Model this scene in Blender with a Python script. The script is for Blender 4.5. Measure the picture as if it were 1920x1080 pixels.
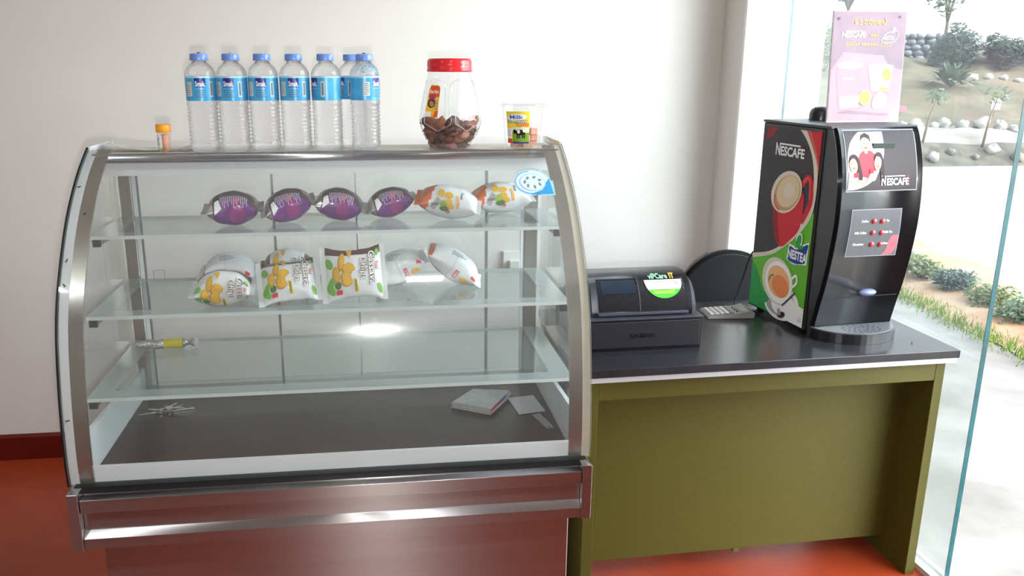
import bpy, math, random
from mathutils import Vector, Matrix, noise
from mathutils.geometry import tessellate_polygon
PI = math.pi
random.seed(7)
SC = bpy.context.scene
COL = SC.collection
for o in list(bpy.data.objects): bpy.data.objects.remove(o)

# ------------------------------------------------------------------ camera, world, lights, exposure
def make_camera():
    yaw, pitch, roll = math.radians(7.1215), math.radians(15.04495), math.radians(0.04985)
    f = Vector((math.sin(yaw)*math.cos(pitch), math.cos(yaw)*math.cos(pitch), -math.sin(pitch)))
    r = Vector((math.cos(yaw), -math.sin(yaw), 0)); u = r.cross(f)
    r2 = math.cos(roll)*r + math.sin(roll)*u; u2 = -math.sin(roll)*r + math.cos(roll)*u
    cd = bpy.data.cameras.new('camera'); co = bpy.data.objects.new('camera', cd); COL.objects.link(co)
    m = Matrix((r2, u2, -f)).transposed().to_4x4(); m.translation = Vector((0.6921, -1.8168, 1.5423))
    co.matrix_world = m
    cd.sensor_width = 36; cd.lens = 1573.56*36/1920
    cd.shift_x = 72.15/1920; cd.shift_y = 5.5/1920
    cd.clip_start = 0.05; cd.clip_end = 300
    SC.camera = co
    return co
CAM = make_camera()
vs = SC.view_settings
vs.view_transform = 'Standard'; vs.look = 'None'; vs.gamma = 1; vs.use_curve_mapping = False
vs.exposure = 0.02

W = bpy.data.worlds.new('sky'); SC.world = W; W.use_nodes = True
nt = W.node_tree; nt.nodes.clear()
tc = nt.nodes.new('ShaderNodeTexCoord'); sx = nt.nodes.new('ShaderNodeSeparateXYZ')
rp = nt.nodes.new('ShaderNodeValToRGB'); nz = nt.nodes.new('ShaderNodeTexNoise'); ad = nt.nodes.new('ShaderNodeMath')
bg = nt.nodes.new('ShaderNodeBackground'); ow = nt.nodes.new('ShaderNodeOutputWorld')
nt.links.new(tc.outputs['Generated'], sx.inputs[0]); nt.links.new(tc.outputs['Generated'], nz.inputs['Vector'])
nz.inputs['Scale'].default_value = 3.0
ad.operation = 'MULTIPLY_ADD'; ad.inputs[1].default_value = 0.35
nt.links.new(nz.outputs['Fac'], ad.inputs[0]); nt.links.new(sx.outputs['Z'], ad.inputs[2])
nt.links.new(ad.outputs[0], rp.inputs[0])
rp.color_ramp.elements[0].position = 0.15; rp.color_ramp.elements[0].color = (1, 0.985, 0.95, 1)
rp.color_ramp.elements[1].position = 0.9; rp.color_ramp.elements[1].color = (0.78, 0.88, 1, 1)
nt.links.new(rp.outputs[0], bg.inputs[0])
# sky glow added out of view to brighten the right of the back wall
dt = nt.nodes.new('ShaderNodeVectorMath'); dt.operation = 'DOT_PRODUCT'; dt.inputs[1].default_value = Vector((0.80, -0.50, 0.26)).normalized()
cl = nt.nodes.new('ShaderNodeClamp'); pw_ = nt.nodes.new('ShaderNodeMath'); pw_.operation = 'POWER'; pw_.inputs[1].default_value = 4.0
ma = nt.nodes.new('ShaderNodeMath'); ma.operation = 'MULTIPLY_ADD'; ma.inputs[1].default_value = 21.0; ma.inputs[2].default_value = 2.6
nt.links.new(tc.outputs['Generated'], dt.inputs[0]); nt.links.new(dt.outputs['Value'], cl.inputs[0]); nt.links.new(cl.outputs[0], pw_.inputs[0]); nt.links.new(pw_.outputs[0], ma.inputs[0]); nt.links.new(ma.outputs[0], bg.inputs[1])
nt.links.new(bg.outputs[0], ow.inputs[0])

def light(name, kind, loc, energy, color=(1, 1, 1), rot=(0, 0, 0), **kw):
    l = bpy.data.lights.new(name, kind); l.energy = energy; l.color = color
    for k, v in kw.items(): setattr(l, k, v)
    o = bpy.data.objects.new(name, l); COL.objects.link(o); o.location = loc; o.rotation_euler = rot
    return o
light('sun', 'SUN', (6, -6, 9), 2.5, (1, 0.95, 0.88), (math.radians(32), 0, math.radians(14)), angle=math.radians(1.2))
light('camera_flash', 'AREA', (0.70, -1.83, 1.475), 20.0, (1, 0.98, 0.95), (math.radians(76), 0, math.radians(-4)), shape='RECTANGLE', size=0.03, size_y=0.025)
for lx, ly in ((-1.0, -1.5), (0.98, -1.5)):
    light('ceiling_panel_light', 'AREA', (lx, ly, 3.03), 12, (0.96, 0.98, 1), (0, 0, 0), shape='RECTANGLE', size=0.20, size_y=0.20)

# ------------------------------------------------------------------ materials
def lin(c):
    if isinstance(c, str): c = [int(c[i:i+2], 16)/255 for i in (0, 2, 4)]
    return tuple(x/12.92 if x <= 0.04045 else ((x+0.055)/1.055)**2.4 for x in c) + (1,)
MATS = {}
def mat(name, color, rough=0.5, metal=0.0, var=0.0, scale=8.0, bump=0.0, bscale=60.0, stretch=None, color2=None, coat=0.0, spec=None, aniso=0.0, alpha=1.0, emit=0.0):
    if name in MATS: return MATS[name]
    m = bpy.data.materials.new(name); m.use_nodes = True; MATS[name] = m
    n = m.node_tree; p = n.nodes['Principled BSDF']
    c = lin(color); p.inputs['Base Color'].default_value = c
    p.inputs['Roughness'].default_value = rough; p.inputs['Metallic'].default_value = metal
    p.inputs['Coat Weight'].default_value = coat; p.inputs['Coat Roughness'].default_value = 0.06
    if spec is None and name.startswith(('print', 'art', 'poster', 'front_plate', 'panel', 'plate', 'bag_', 'sticker')): spec = 0.18
    if spec is not None: p.inputs['Specular IOR Level'].default_value = spec
    if aniso:
        p.inputs['Anisotropic'].default_value = aniso; tg = n.nodes.new('ShaderNodeTangent'); tg.direction_type = 'RADIAL'; tg.axis = 'Z'; p.inputs['Anisotropic Rotation'].default_value = 0.25; n.links.new(tg.outputs[0], p.inputs['Tangent'])
    if alpha < 1: p.inputs['Alpha'].default_value = alpha
    if var or color2 or bump:
        t = n.nodes.new('ShaderNodeTexCoord'); mp = n.nodes.new('ShaderNodeMapping'); n.links.new(t.outputs['Object'], mp.inputs[0])
        if stretch: mp.inputs['Scale'].default_value = stretch
        a = n.nodes.new('ShaderNodeTexNoise'); a.inputs['Scale'].default_value = scale; a.inputs['Detail'].default_value = 5; a.inputs['Roughness'].default_value = 0.6
        n.links.new(mp.outputs[0], a.inputs['Vector'])
        if var or color2:
            r = n.nodes.new('ShaderNodeValToRGB'); n.links.new(a.outputs['Fac'], r.inputs[0])
            c2 = lin(color2) if color2 else tuple(x*(1-var) for x in c[:3])+(1,)
            c1 = c if color2 else tuple(min(1, x*(1+var)) for x in c[:3])+(1,)
            r.color_ramp.elements[0].position = 0.36; r.color_ramp.elements[0].color = c2
            r.color_ramp.elements[1].position = 0.64; r.color_ramp.elements[1].color = c1
            n.links.new(r.outputs[0], p.inputs['Base Color'])
        if bump:
            b = n.nodes.new('ShaderNodeTexNoise'); b.inputs['Scale'].default_value = bscale; b.inputs['Detail'].default_value = 4
            n.links.new(mp.outputs[0], b.inputs['Vector'])
            bn = n.nodes.new('ShaderNodeBump'); bn.inputs['Strength'].default_value = bump; bn.inputs['Distance'].default_value = 0.01
            n.links.new(b.outputs['Fac'], bn.inputs['Height']); n.links.new(bn.outputs[0], p.inputs['Normal'])
    return m
def glass(name, tint=(0.97, 0.99, 0.98), haze=0.03, rough=0.0, ior=1.5, hazecol=(0.8, 0.82, 0.82), refr=0.0, bump=0.0, bscale=60, smear=0.0):
    if name in MATS: return MATS[name]
    m = bpy.data.materials.new(name); m.use_nodes = True; MATS[name] = m
    n = m.node_tree; n.nodes.clear(); N = n.nodes.new; L = n.links.new
    tr = N('ShaderNodeBsdfTransparent'); tr.inputs[0].default_value = tint+(1,)
    gl = N('ShaderNodeBsdfGlossy'); gl.inputs['Roughness'].default_value = rough
    df = N('ShaderNodeBsdfDiffuse'); df.inputs[0].default_value = hazecol+(1,)
    fr = N('ShaderNodeFresnel'); fr.inputs[0].default_value = ior
    ge = N('ShaderNodeNewGeometry'); mxi = N('ShaderNodeMix'); mxi.data_type = 'FLOAT'
    L(ge.outputs['Backfacing'], mxi.inputs[0]); mxi.inputs[2].default_value = ior; mxi.inputs[3].default_value = 1/ior; L(mxi.outputs[0], fr.inputs[0])
    m1 = N('ShaderNodeMixShader'); m1.inputs[0].default_value = haze
    m2 = N('ShaderNodeMixShader'); o = N('ShaderNodeOutputMaterial')
    base = tr
    if refr:
        rf = N('ShaderNodeBsdfRefraction'); rf.inputs['IOR'].default_value = 1.33; rf.inputs[0].default_value = tint+(1,)
        m0 = N('ShaderNodeMixShader'); m0.inputs[0].default_value = refr; L(tr.outputs[0], m0.inputs[1]); L(rf.outputs[0], m0.inputs[2]); base = m0
    L(base.outputs[0], m1.inputs[1]); L(df.outputs[0], m1.inputs[2])
    if smear:
        g2 = N('ShaderNodeBsdfGlossy'); g2.inputs['Roughness'].default_value = 0.16; ms_ = N('ShaderNodeMixShader'); ms_.inputs[0].default_value = smear
        L(m1.outputs[0], ms_.inputs[1]); L(g2.outputs[0], ms_.inputs[2]); m1 = ms_
    L(fr.outputs[0], m2.inputs[0]); L(m1.outputs[0], m2.inputs[1]); L(gl.outputs[0], m2.inputs[2]); L(m2.outputs[0], o.inputs[0])
    if bump:
        t = N('ShaderNodeTexCoord'); a = N('ShaderNodeTexNoise'); a.inputs['Scale'].default_value = bscale; L(t.outputs['Object'], a.inputs['Vector'])
        bn = N('ShaderNodeBump'); bn.inputs['Strength'].default_value = bump; bn.inputs['Distance'].default_value = 0.004; L(a.outputs['Fac'], bn.inputs['Height'])
        L(bn.outputs[0], gl.inputs['Normal']); L(bn.outputs[0], fr.inputs['Normal'])
        if refr: L(bn.outputs[0], rf.inputs['Normal'])
    return m

steel = mat('brushed_steel', 'bcb9ba', 0.3, 1.0, var=0.05, scale=3, aniso=0.93, stretch=(.25, 4, 10))
steel_v = mat('brushed_steel_strip', 'c6c2ba', 0.3, 1.0, var=0.06, scale=5, stretch=(1, 3, 1))
deck_m = mat('dull_steel_deck', '444340', 0.32, 0.75, var=0.22, scale=5, bump=0.05, bscale=120)
glass_clear = glass('pane_glass', (0.965, 0.985, 0.98), 0.035)
glass_shelf = glass('shelf_glass', (0.93, 0.97, 0.96), 0.07, hazecol=(0.75, 0.85, 0.84))
edge_teal = mat('glass_edge_teal', '10464a', 0.3, 0.0, coat=0.3, var=0.2, scale=20)
edge_pale = mat('glass_edge_pale', 'd6e0de', 0.25, coat=0.3)
white_pl = mat('white_plastic', 'eff3f8', 0.35)
cream_pl = mat('cream_edging', 'cfc6b2', 0.5, var=0.05)
white_edge = mat('white_edging', 'e2e2e6', 0.5)
black_rub = mat('black_rubber', '0d0d0f', 0.5)
black_pl = mat('black_plastic', '1c1c1f', 0.38, bump=0.03, bscale=500)
black_sat = mat('satin_black_plastic', '16171b', 0.3, coat=0.2)
dark_grey = mat('dark_grey_plastic', '3a3b3d', 0.45)
alu = mat('aluminium', '9fa3a4', 0.35, 0.8)
white_flat = mat('print_white', 'f0f0ee', 0.45)
black_flat = mat('print_black', '141414', 0.45)

# ------------------------------------------------------------------ mesh builder
class MB:
    def __init__(s): s.v = []; s.f = []; s.fm = []; s.mats = []; s.cur = 0; s.xf = None; s.fs = []; s.sm = False
    def mat(s, m):
        if m not in s.mats: s.mats.append(m)
        s.cur = s.mats.index(m); return s
    def vert(s, c):
        c = Vector(c)
        if s.xf is not None: c = s.xf @ c
        s.v.append(c); return len(s.v)-1
    def face(s, ids): s.f.append(tuple(ids)); s.fm.append(s.cur); s.fs.append(s.sm)
    def poly(s, pts): s.face([s.vert(p) for p in pts])
    def box(s, x0, x1, y0, y1, z0, z1, b=0.0):
        if b <= 0:
            i = [s.vert((x, y, z)) for z in (z0, z1) for y in (y0, y1) for x in (x0, x1)]
            for q in ((0, 2, 3, 1), (4, 5, 7, 6), (0, 1, 5, 4), (2, 6, 7, 3), (0, 4, 6, 2), (1, 3, 7, 5)): s.face([i[k] for k in q])
            return s
        b = min(b, (x1-x0)*.49, (y1-y0)*.49, (z1-z0)*.49)
        # chamfered box: octagon-ish rings
        def ring(inset, z):
            a = inset
            pts = [(x0+a+b, y0+a), (x1-a-b, y0+a), (x1-a, y0+a+b), (x1-a, y1-a-b), (x1-a-b, y1-a), (x0+a+b, y1-a), (x0+a, y1-a-b), (x0+a, y0+a+b)]
            return [s.vert((p[0], p[1], z)) for p in pts]
        R = [ring(b*.6, z0), ring(0, z0+b*.7), ring(0, z1-b*.7), ring(b*.6, z1)]
        s.face(R[0][::-1]); s.face(R[3])
        for a, c in zip(R, R[1:]):
            for k in range(8): s.face((a[k], a[(k+1) % 8], c[(k+1) % 8], c[k]))
        return s
    def prism(s, pts, a0, a1, axis='x'):
        def P(p, a): return {'x': (a, p[0], p[1]), 'y': (p[0], a, p[1]), 'z': (p[0], p[1], a)}[axis]
        n = len(pts); A = [s.vert(P(p, a0)) for p in pts]; B = [s.vert(P(p, a1)) for p in pts]
        tris = tessellate_polygon([[Vector((p[0], p[1], 0)) for p in pts]])
        for t in tris: s.face([A[k] for k in t]); s.face([B[k] for k in reversed(t)])
        for k in range(n): s.face((A[k], A[(k+1) % n], B[(k+1) % n], B[k]))
        return s
    def lathe(s, prof, c=(0, 0, 0), seg=32, rf=None, cap0=False, cap1=False):
        sm = s.sm; s.sm = True
        R = []
        for r, z in prof:
            R.append([s.vert((c[0]+(rf(r, 2*PI*k/seg, z) if rf else r)*math.cos(2*PI*k/seg), c[1]+(rf(r, 2*PI*k/seg, z) if rf else r)*math.sin(2*PI*k/seg), c[2]+z)) for k in range(seg)])
        for a, b in zip(R, R[1:]):
            for k in range(seg): s.face((a[k], a[(k+1) % seg], b[(k+1) % seg], b[k]))
        s.sm = False
        if cap0: s.face(R[0][::-1])
        if cap1: s.face(R[-1])
        s.sm = sm; return s
    def tube(s, pts, r, seg=8, cap=True):
        pts = [Vector(p) for p in pts]; sm = s.sm; s.sm = True; R = []
        rr = r if isinstance(r, (list, tuple)) else [r]*len(pts)
        prev = None
        for i, p in enumerate(pts):
            t = (pts[min(i+1, len(pts)-1)]-pts[max(i-1, 0)]).normalized()
            if prev is None:
                a = t.orthogonal().normalized()
            else:
                a = (prev - t*prev.dot(t))
                a = a.normalized() if a.length > 1e-6 else t.orthogonal().normalized()
            prev = a; b = t.cross(a)
            R.append([s.vert(p+(a*math.cos(2*PI*k/seg)+b*math.sin(2*PI*k/seg))*rr[i]) for k in range(seg)])
        for a, b in zip(R, R[1:]):
            for k in range(seg): s.face((a[k], a[(k+1) % seg], b[(k+1) % seg], b[k]))
        s.sm = sm
        if cap: s.face(R[0][::-1]); s.face(R[-1])
        return s
    def grid(s, fn, nu, nv, smooth=True, closed_u=False):
        sm = s.sm; s.sm = smooth
        I = [[s.vert(fn(i/nu, j/nv)) for j in range(nv+1)] for i in range(nu if closed_u else nu+1)]
        m = len(I)
        for i in range(nu):
            for j in range(nv): s.face((I[i][j], I[(i+1) % m][j], I[(i+1) % m][j+1], I[i][j+1]))
        s.sm = sm; return s
    def blob(s, c, r, seg=10, rings=7, jit=0.12, seed=0):
        rx, ry, rz = r if isinstance(r, (tuple, list)) else (r, r, r)
        def fn(u, v):
            th = 2*PI*u; ph = PI*v; d = Vector((math.sin(ph)*math.cos(th), math.sin(ph)*math.sin(th), math.cos(ph)))
            k = 1+jit*2*(noise.noise(d*1.7+Vector((seed*3.1, seed, 0))))
            return (c[0]+d.x*rx*k, c[1]+d.y*ry*k, c[2]+d.z*rz*k)
        return s.grid(fn, seg, rings, closed_u=True)
    def stamp(s, shape, mp, layer=1, maxlen=None, eps=0.00035):
        """shape = list of 2D triangles; mp(x, y, lift) -> 3D"""
        tris = [tuple(map(tuple, t)) for t in shape]
        if maxlen:
            out = []; st = tris[:]
            while st:
                t = st.pop(); d = [math.dist(t[k], t[(k+1) % 3]) for k in range(3)]; k = d.index(max(d))
                if d[k] <= maxlen: out.append(t); continue
                a, b, c = t[k], t[(k+1) % 3], t[(k+2) % 3]; m = ((a[0]+b[0])/2, (a[1]+b[1])/2)
                st.append((a, m, c)); st.append((m, b, c))
            tris = out
        cache = {}
        for t in tris:
            ids = []
            for p in t:
                key = (round(p[0], 6), round(p[1], 6))
                if key not in cache: cache[key] = s.vert(mp(p[0], p[1], layer*eps))
                ids.append(cache[key])
            if len(set(ids)) == 3: s.face(ids)
        return s
    def build(s, name, parent=None, merge=False):
        me = bpy.data.meshes.new(name)
        me.from_pydata([tuple(v) for v in s.v], [], s.f)
        for m in s.mats: me.materials.append(m)
        for p, k, sm in zip(me.polygons, s.fm, s.fs): p.material_index = k; p.use_smooth = sm
        me.validate(); me.update()
        o = bpy.data.objects.new(name, me); COL.objects.link(o)
        if parent: o.parent = parent
        return o

def tag(o, label=None, cat=None, group=None, kind=None):
    if label: o['label'] = label
    if cat: o['category'] = cat
    if group: o['group'] = group
    if kind: o['kind'] = kind
    return o
def thing(name, label, cat, loc=(0, 0, 0), rz=0, group=None):
    o = bpy.data.objects.new(name, None); COL.objects.link(o); o.empty_display_size = 0.05
    o.location = loc; o.rotation_euler = (0, 0, rz); return tag(o, label, cat, group)
def struct(o, label=None): o['kind'] = 'structure'; return o

# ---- 2D shapes (lists of triangles)
def tri2(pts):
    t = tessellate_polygon([[Vector((p[0], p[1], 0)) for p in pts]])
    return [tuple((pts[i][0], pts[i][1]) for i in q) for q in t]
def ell(cx, cy, rx, ry, rot=0, n=28, a0=0, a1=360):
    c, s = math.cos(math.radians(rot)), math.sin(math.radians(rot)); out = []
    full = abs(a1-a0) >= 360
    for k in range(n+(0 if full else 1)):
        a = math.radians(a0+(a1-a0)*k/n); x, y = rx*math.cos(a), ry*math.sin(a); out.append((cx+c*x-s*y, cy+s*x+c*y))
    return out
def rect(x0, y0, x1, y1): return [(x0, y0), (x1, y0), (x1, y1), (x0, y1)]
def catmull(P, n=6, closed=False):
    out = []; m = len(P)
    for i in range(m if closed else m-1):
        p = [P[(i+k) % m] if closed else P[min(max(i+k, 0), m-1)] for k in (-1, 0, 1, 2)]
        for j in range(n):
            t = j/n; out.append(tuple(0.5*((2*p[1][a])+(-p[0][a]+p[2][a])*t+(2*p[0][a]-5*p[1][a]+4*p[2][a]-p[3][a])*t*t+(-p[0][a]+3*p[1][a]-3*p[2][a]+p[3][a])*t**3) for a in range(len(P[0]))))
    if not closed: out.append(tuple(P[-1]))
    return out
def stroke(P, w):
    L = []; R = []
    for i, p in enumerate(P):
        a = P[max(i-1, 0)]; b = P[min(i+1, len(P)-1)]; dx, dy = b[0]-a[0], b[1]-a[1]; d = math.hypot(dx, dy) or 1
        ww = (w[i] if isinstance(w, (list, tuple)) else w)/2
        L.append((p[0]-dy/d*ww, p[1]+dx/d*ww)); R.append((p[0]+dy/d*ww, p[1]-dx/d*ww))
    out = []
    for i in range(len(P)-1): out += [(L[i], R[i], R[i+1]), (L[i], R[i+1], L[i+1])]
    return out
_TX = {}
def text(s, x, y, h, w=None, bold=0.0, shear=0.0, align='L'):
    """triangles of a line of text: lower left (x, y), cap height h, total width w"""
    k = (s, bold, shear)
    if k not in _TX:
        c = bpy.data.curves.new('t', 'FONT'); c.body = s; c.size = 1; c.offset = bold; c.shear = shear; c.resolution_u = 3
        o = bpy.data.objects.new('t', c); COL.objects.link(o)
        bpy.context.view_layer.update()
        me = o.evaluated_get(bpy.context.evaluated_depsgraph_get()).to_mesh(); me.calc_loop_triangles()
        T = [tuple((me.vertices[i].co.x, me.vertices[i].co.y) for i in t.vertices) for t in me.loop_triangles]
        o.evaluated_get(bpy.context.evaluated_depsgraph_get()).to_mesh_clear()
        bpy.data.objects.remove(o); bpy.data.curves.remove(c)
        _TX[k] = T
    T = _TX[k]
    if not T: return []
    xs = [p[0] for t in T for p in t]; x0, x1 = min(xs), max(xs)
    sy = h/0.70; sxx = (w/(x1-x0)) if w else sy
    off = x-(0 if align == 'L' else (x1-x0)*sxx/2)
    return [tuple((off+(p[0]-x0)*sxx, y+p[1]*sy) for p in t) for t in T]
def lines(x0, y0, x1, y1, n, rag=0.3, th=0.5, seed=1):
    rd = random.Random(seed); out = []; d = (y1-y0)/n
    for k in range(n):
        y = y0+(k+.5)*d; x = x0
        xe = x1-(x1-x0)*rag*rd.random()
        while x < xe:
            l = (x1-x0)*rd.uniform(.05, .16); out += tri2(rect(x, y-abs(d)*th/2, min(x+l, xe), y+abs(d)*th/2)); x += l+(x1-x0)*.03
    return out

# ------------------------------------------------------------------ the setting
H = 0.6     # height of the case's base top above the floor
floor_m = mat('red_floor', '9a3a1c', 0.36, var=0.0, scale=2.2, color2='822f17', spec=.35, bump=0.05, bscale=30)
wall_m = mat('white_wall_paint', 'dcd9d4', 0.75, var=0.02, scale=2.5, bump=0.03, bscale=8)
skirt_m = mat('dark_red_skirting_paint', '5e120a', 0.3, var=0.15, scale=12)
ceil_m = mat('ceiling_paint', 'd8d6d2', 0.8)
def sbox(name, dims, m, mats=None):
    b = MB(); b.mat(m).box(*dims); return struct(b.build(name))
sbox('floor', (-2.6, 2.43, -4.5, 1.5, -0.06, 0), floor_m)
sbox('wall_back', (-2.75, 2.33, 1.5, 1.66, -0.06, 3.05), wall_m)
sbox('wall_left', (-2.75, -2.6, -4.5, 1.5, -0.06, 3.05), wall_m)
sbox('ceiling', (-2.75, 2.6, -4.6, 1.66, 3.05, 3.15), ceil_m)
b = MB(); b.mat(wall_m).box(-2.75, -2.3, -4.65, -4.5, -.06, 3.05).box(-2.3, 2.6, -4.65, -4.5, -.06, 3.05); struct(b.build('wall_front_unseen'))  # unseen wall behind the camera, closed up to hold back daylight
b = MB(); b.mat(wall_m).box(2.41, 2.55, -4.5, -0.45, -.06, 3.05).box(2.38, 2.52, -.45, 1.5, 2.7, 3.05); struct(b.build('wall_right_unseen'))  # unseen wall, its open end set to narrow daylight on the back wall
b = MB(); b.mat(skirt_m)
b.prism([(1.488, 0), (1.5, 0), (1.5, 0.108), (1.496, 0.108), (1.488, 0.096)], -2.6, 2.1, 'x'); struct(b.build('baseboard_back'))
b = MB(); b.mat(wall_m).box(2.10, 2.28, 1.31, 1.5, 0, 3.05, 0.006); struct(b.build('trim_1'))      # white column
# fixed glass pane at the side and its sill
def yawbox(name, p0, p1, z0, z1, th, m, endm=None):
    b = MB(); d = Vector((p1[0]-p0[0], p1[1]-p0[1], 0)); L = d.length; a = math.atan2(d.y, d.x)
    b.xf = Matrix.Translation((p0[0], p0[1], 0)) @ Matrix.Rotation(a, 4, 'Z')
    b.mat(m).box(0, L, -th/2, th/2, z0, z1)
    if endm:
        b.mat(endm); b.box(-.0015, 0, -th/2, th/2, z0, z1); b.box(L, L+.0015, -th/2, th/2, z0, z1)
    return b.build(name)
struct(yawbox('window_1', (2.412, 0.245), (2.377, 1.50), 0.02, 2.70, 0.015, glass('side_window_glass', (0.95, 0.985, 0.985), 0.06, hazecol=(0.8, 0.84, 1.0)), edge_teal))
struct(yawbox('trim_2', (2.425, -1.6), (2.39, 1.5), 0.0, 0.02, 0.055, mat('sill_stone', 'b9b7b4', 0.5)))
# outside
sand_m = mat('pale_dusty_ground', '84807b', 0.95, color2='6a6661', scale=1.6, bump=0.5, bscale=9)
b = MB(); b.mat(sand_m)
def gz(x, y): return -0.055+0.012*noise.noise(Vector((x*1.3, y*1.3, 0)))
b.grid(lambda u, v: (2.43+12*u*u+0*v, -8+22*v, gz(2.43+12*u*u, -8+22*v)), 50, 60); struct(b.build('yard_ground'))
b = MB(); b.mat(sand_m); b.box(-30, 60, -40, 60, -0.32, -0.12); struct(b.build('far_ground'))
road_m = mat('white_concrete_road', 'b8b6b4', 0.85, color2='aeaba6', scale=0.8)  # white concrete in its own colour
E2 = Vector((0.995, -0.105, 0)); N2 = Vector((0.105, 0.995, 0)); O2 = Vector((9.305, 10.80, 0))
def sd(s, d, z=0): p = O2+E2*s+N2*d; return (p.x, p.y, z)
b = MB(); b.mat(road_m)
def roadp(u, v):
    a = Vector((5.55, -7+13*u, 0)); c = O2+E2*(15-27*u)+N2*.1; p = a.lerp(c, v); return (p.x, p.y, -.03+.012*noise.noise(Vector((p.x*.6, p.y*.6, 3))))
b.grid(roadp, 30, 24); struct(b.build('road'))
dirt_m = mat('orange_dirt', '9a7658', 0.95, color2='a08d76', scale=2.5, bump=0.6, bscale=14)
b = MB(); b.mat(dirt_m)
EA = Vector((4.78, 4.6, 0)); EB = Vector((4.58, 2.2, 0)); ED = (EB-EA).normalized(); EN = Vector((-ED.y, ED.x, 0))
def ed(s, d, z): p = EA+ED*s+EN*d; return (p.x, p.y, z)
def verge(u, v):
    s = -6+14*u; d = -0.25+1.25*v; e = 0.10*noise.noise(Vector((s*1.5, v*2, 1)))
    return ed(s, d+e, -0.05+0.07*math.sin(PI*v)+0.05*noise.noise(Vector((s*2, d*2, 0)))*math.sin(PI*v))
b.grid(verge, 60, 10); struct(b.build('verge_bank'))
def hz(s, d):
    prof = [(-.3, -.2), (0, -.05), (.35, .22), (.8, .42), (1.4, .50), (2.6, .52), (3.2, .72), (5.0, 1.35), (7.0, 2.02), (8.5, 2.25), (12, 2.5), (30, 3.0)]
    for (a, za), (c, zc) in zip(prof, prof[1:]):
        if d <= c: z = za+(zc-za)*max(0, (d-a))/(c-a); break
    else: z = prof[-1][1]
    k = 1-0.16*max(0, min(1, (s+1)/5)) if d > 1 else 1
    return z*k+(0.16*noise.noise(Vector((s*.8, d*.8, 5)))+0.07*noise.noise(Vector((s*2.5, d*2.5, 2))))*min(1, max(0, d)*.8)
hill_m = mat('scrubby_hillside', '675a46', 0.95, color2='474630', scale=1.4, bump=0.8, bscale=6); ledge_m = mat('pale_path', '8d887f', .95, color2='777067', scale=1.5); scrub_m = mat('scrub_bank', '48443a', .95, color2='625c50', scale=5, bump=.8, bscale=12)
b = MB()
HD = [-.3, -.1, .0, .08, .18, .3, .42, .56, .7, .9, 1.1, 1.3, 1.5, 1.8, 2.1, 2.4, 2.7, 3.0, 3.3]+[3.6+.35*k for k in range(16)]+[9.5, 10.5, 12, 15, 20]
HV = [[b.vert(sd(-16+34*i/130, d, hz(-16+34*i/130, d))) for d in HD] for i in range(131)]
b.sm = True
for i in range(130):
    for j_ in range(len(HD)-1):
        b.mat(scrub_m if HD[j_] < .56 else (ledge_m if HD[j_] < 1.3+.3*math.sin(i*.3) else hill_m)); b.face((HV[i][j_], HV[i+1][j_], HV[i+1][j_+1], HV[i][j_+1]))
struct(b.build('hillside'))
b = MB(); b.mat(mat('whitewashed_exterior_wall', 'e6e4e0', 0.8)); b.box(2.33, 2.47, 1.52, 1.80, -.06, 3.05); struct(b.build('wall_outer'))
b = MB(); b.mat(mat('blue_grey_post_paint', '8d99a8', 0.5)); b.box(2.495, 2.565, 1.60, 1.67, -.06, 3.05, .006); b.mat(alu).box(2.565, 2.59, 1.612, 1.66, -.06, 3.05); struct(b.build('trim_3'))

# ------------------------------------------------------------------ display case
case = thing('display_case', 'curved glass-fronted display case on a brushed steel base, left of the olive counter', 'display case', (0.6, 0.3, 0))
def cpart(bm, name, parent=case):
    o = bm.build(name, parent); 
    if parent is case: o.matrix_parent_inverse = Matrix.Translation((-0.6, -0.3, 0))
    return o
def cb(z=H): m = MB(); m.xf = Matrix.Translation((0, 0, z)); return m
PROF = catmull([(0.047, -.002), (.044, .05), (.048, .12), (.061, .22), (.085, .33), (.115, .41), (.158, .48), (.228, .57), (.303, .64), (.380, .695), (.458, .738)], 6)
def offs(P, d):
    out = []
    for i, p in enumerate(P):
        a = P[max(i-1, 0)]; c = P[min(i+1, len(P)-1)]; dx, dy = c[0]-a[0], c[1]-a[1]; l = math.hypot(dx, dy)
        out.append((p[0]+dy/l*d, p[1]-dx/l*d))   # +d = inward (towards the back)
    return out
def band(m, x0, x1, d0, d1, P=None, smooth=True):
    P = P or PROF; A = offs(P, d0); B = offs(P, d1); n = len(P); sm = m.sm; m.sm = smooth
    for Q, fl in ((A, 0), (B, 1)):
        L = [m.vert((x0, p[0], p[1])) for p in Q]; R = [m.vert((x1, p[0], p[1])) for p in Q]
        for k in range(n-1): m.face((L[k], R[k], R[k+1], L[k+1]) if not fl else (L[k], L[k+1], R[k+1], R[k]))
    m.sm = False
    for k in (0, n-1): m.poly([(x0, A[k][0], A[k][1]), (x1, A[k][0], A[k][1]), (x1, B[k][0], B[k][1]), (x0, B[k][0], B[k][1])])
    m.sm = sm
def band_ends(m, x, d0, d1, P=None):
    P = P or PROF; A = offs(P, d0); B = offs(P, d1)
    for k in range(len(P)-1): m.poly([(x, A[k][0], A[k][1]), (x, A[k+1][0], A[k+1][1]), (x, B[k+1][0], B[k+1][1]), (x, B[k][0], B[k][1])])
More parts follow.
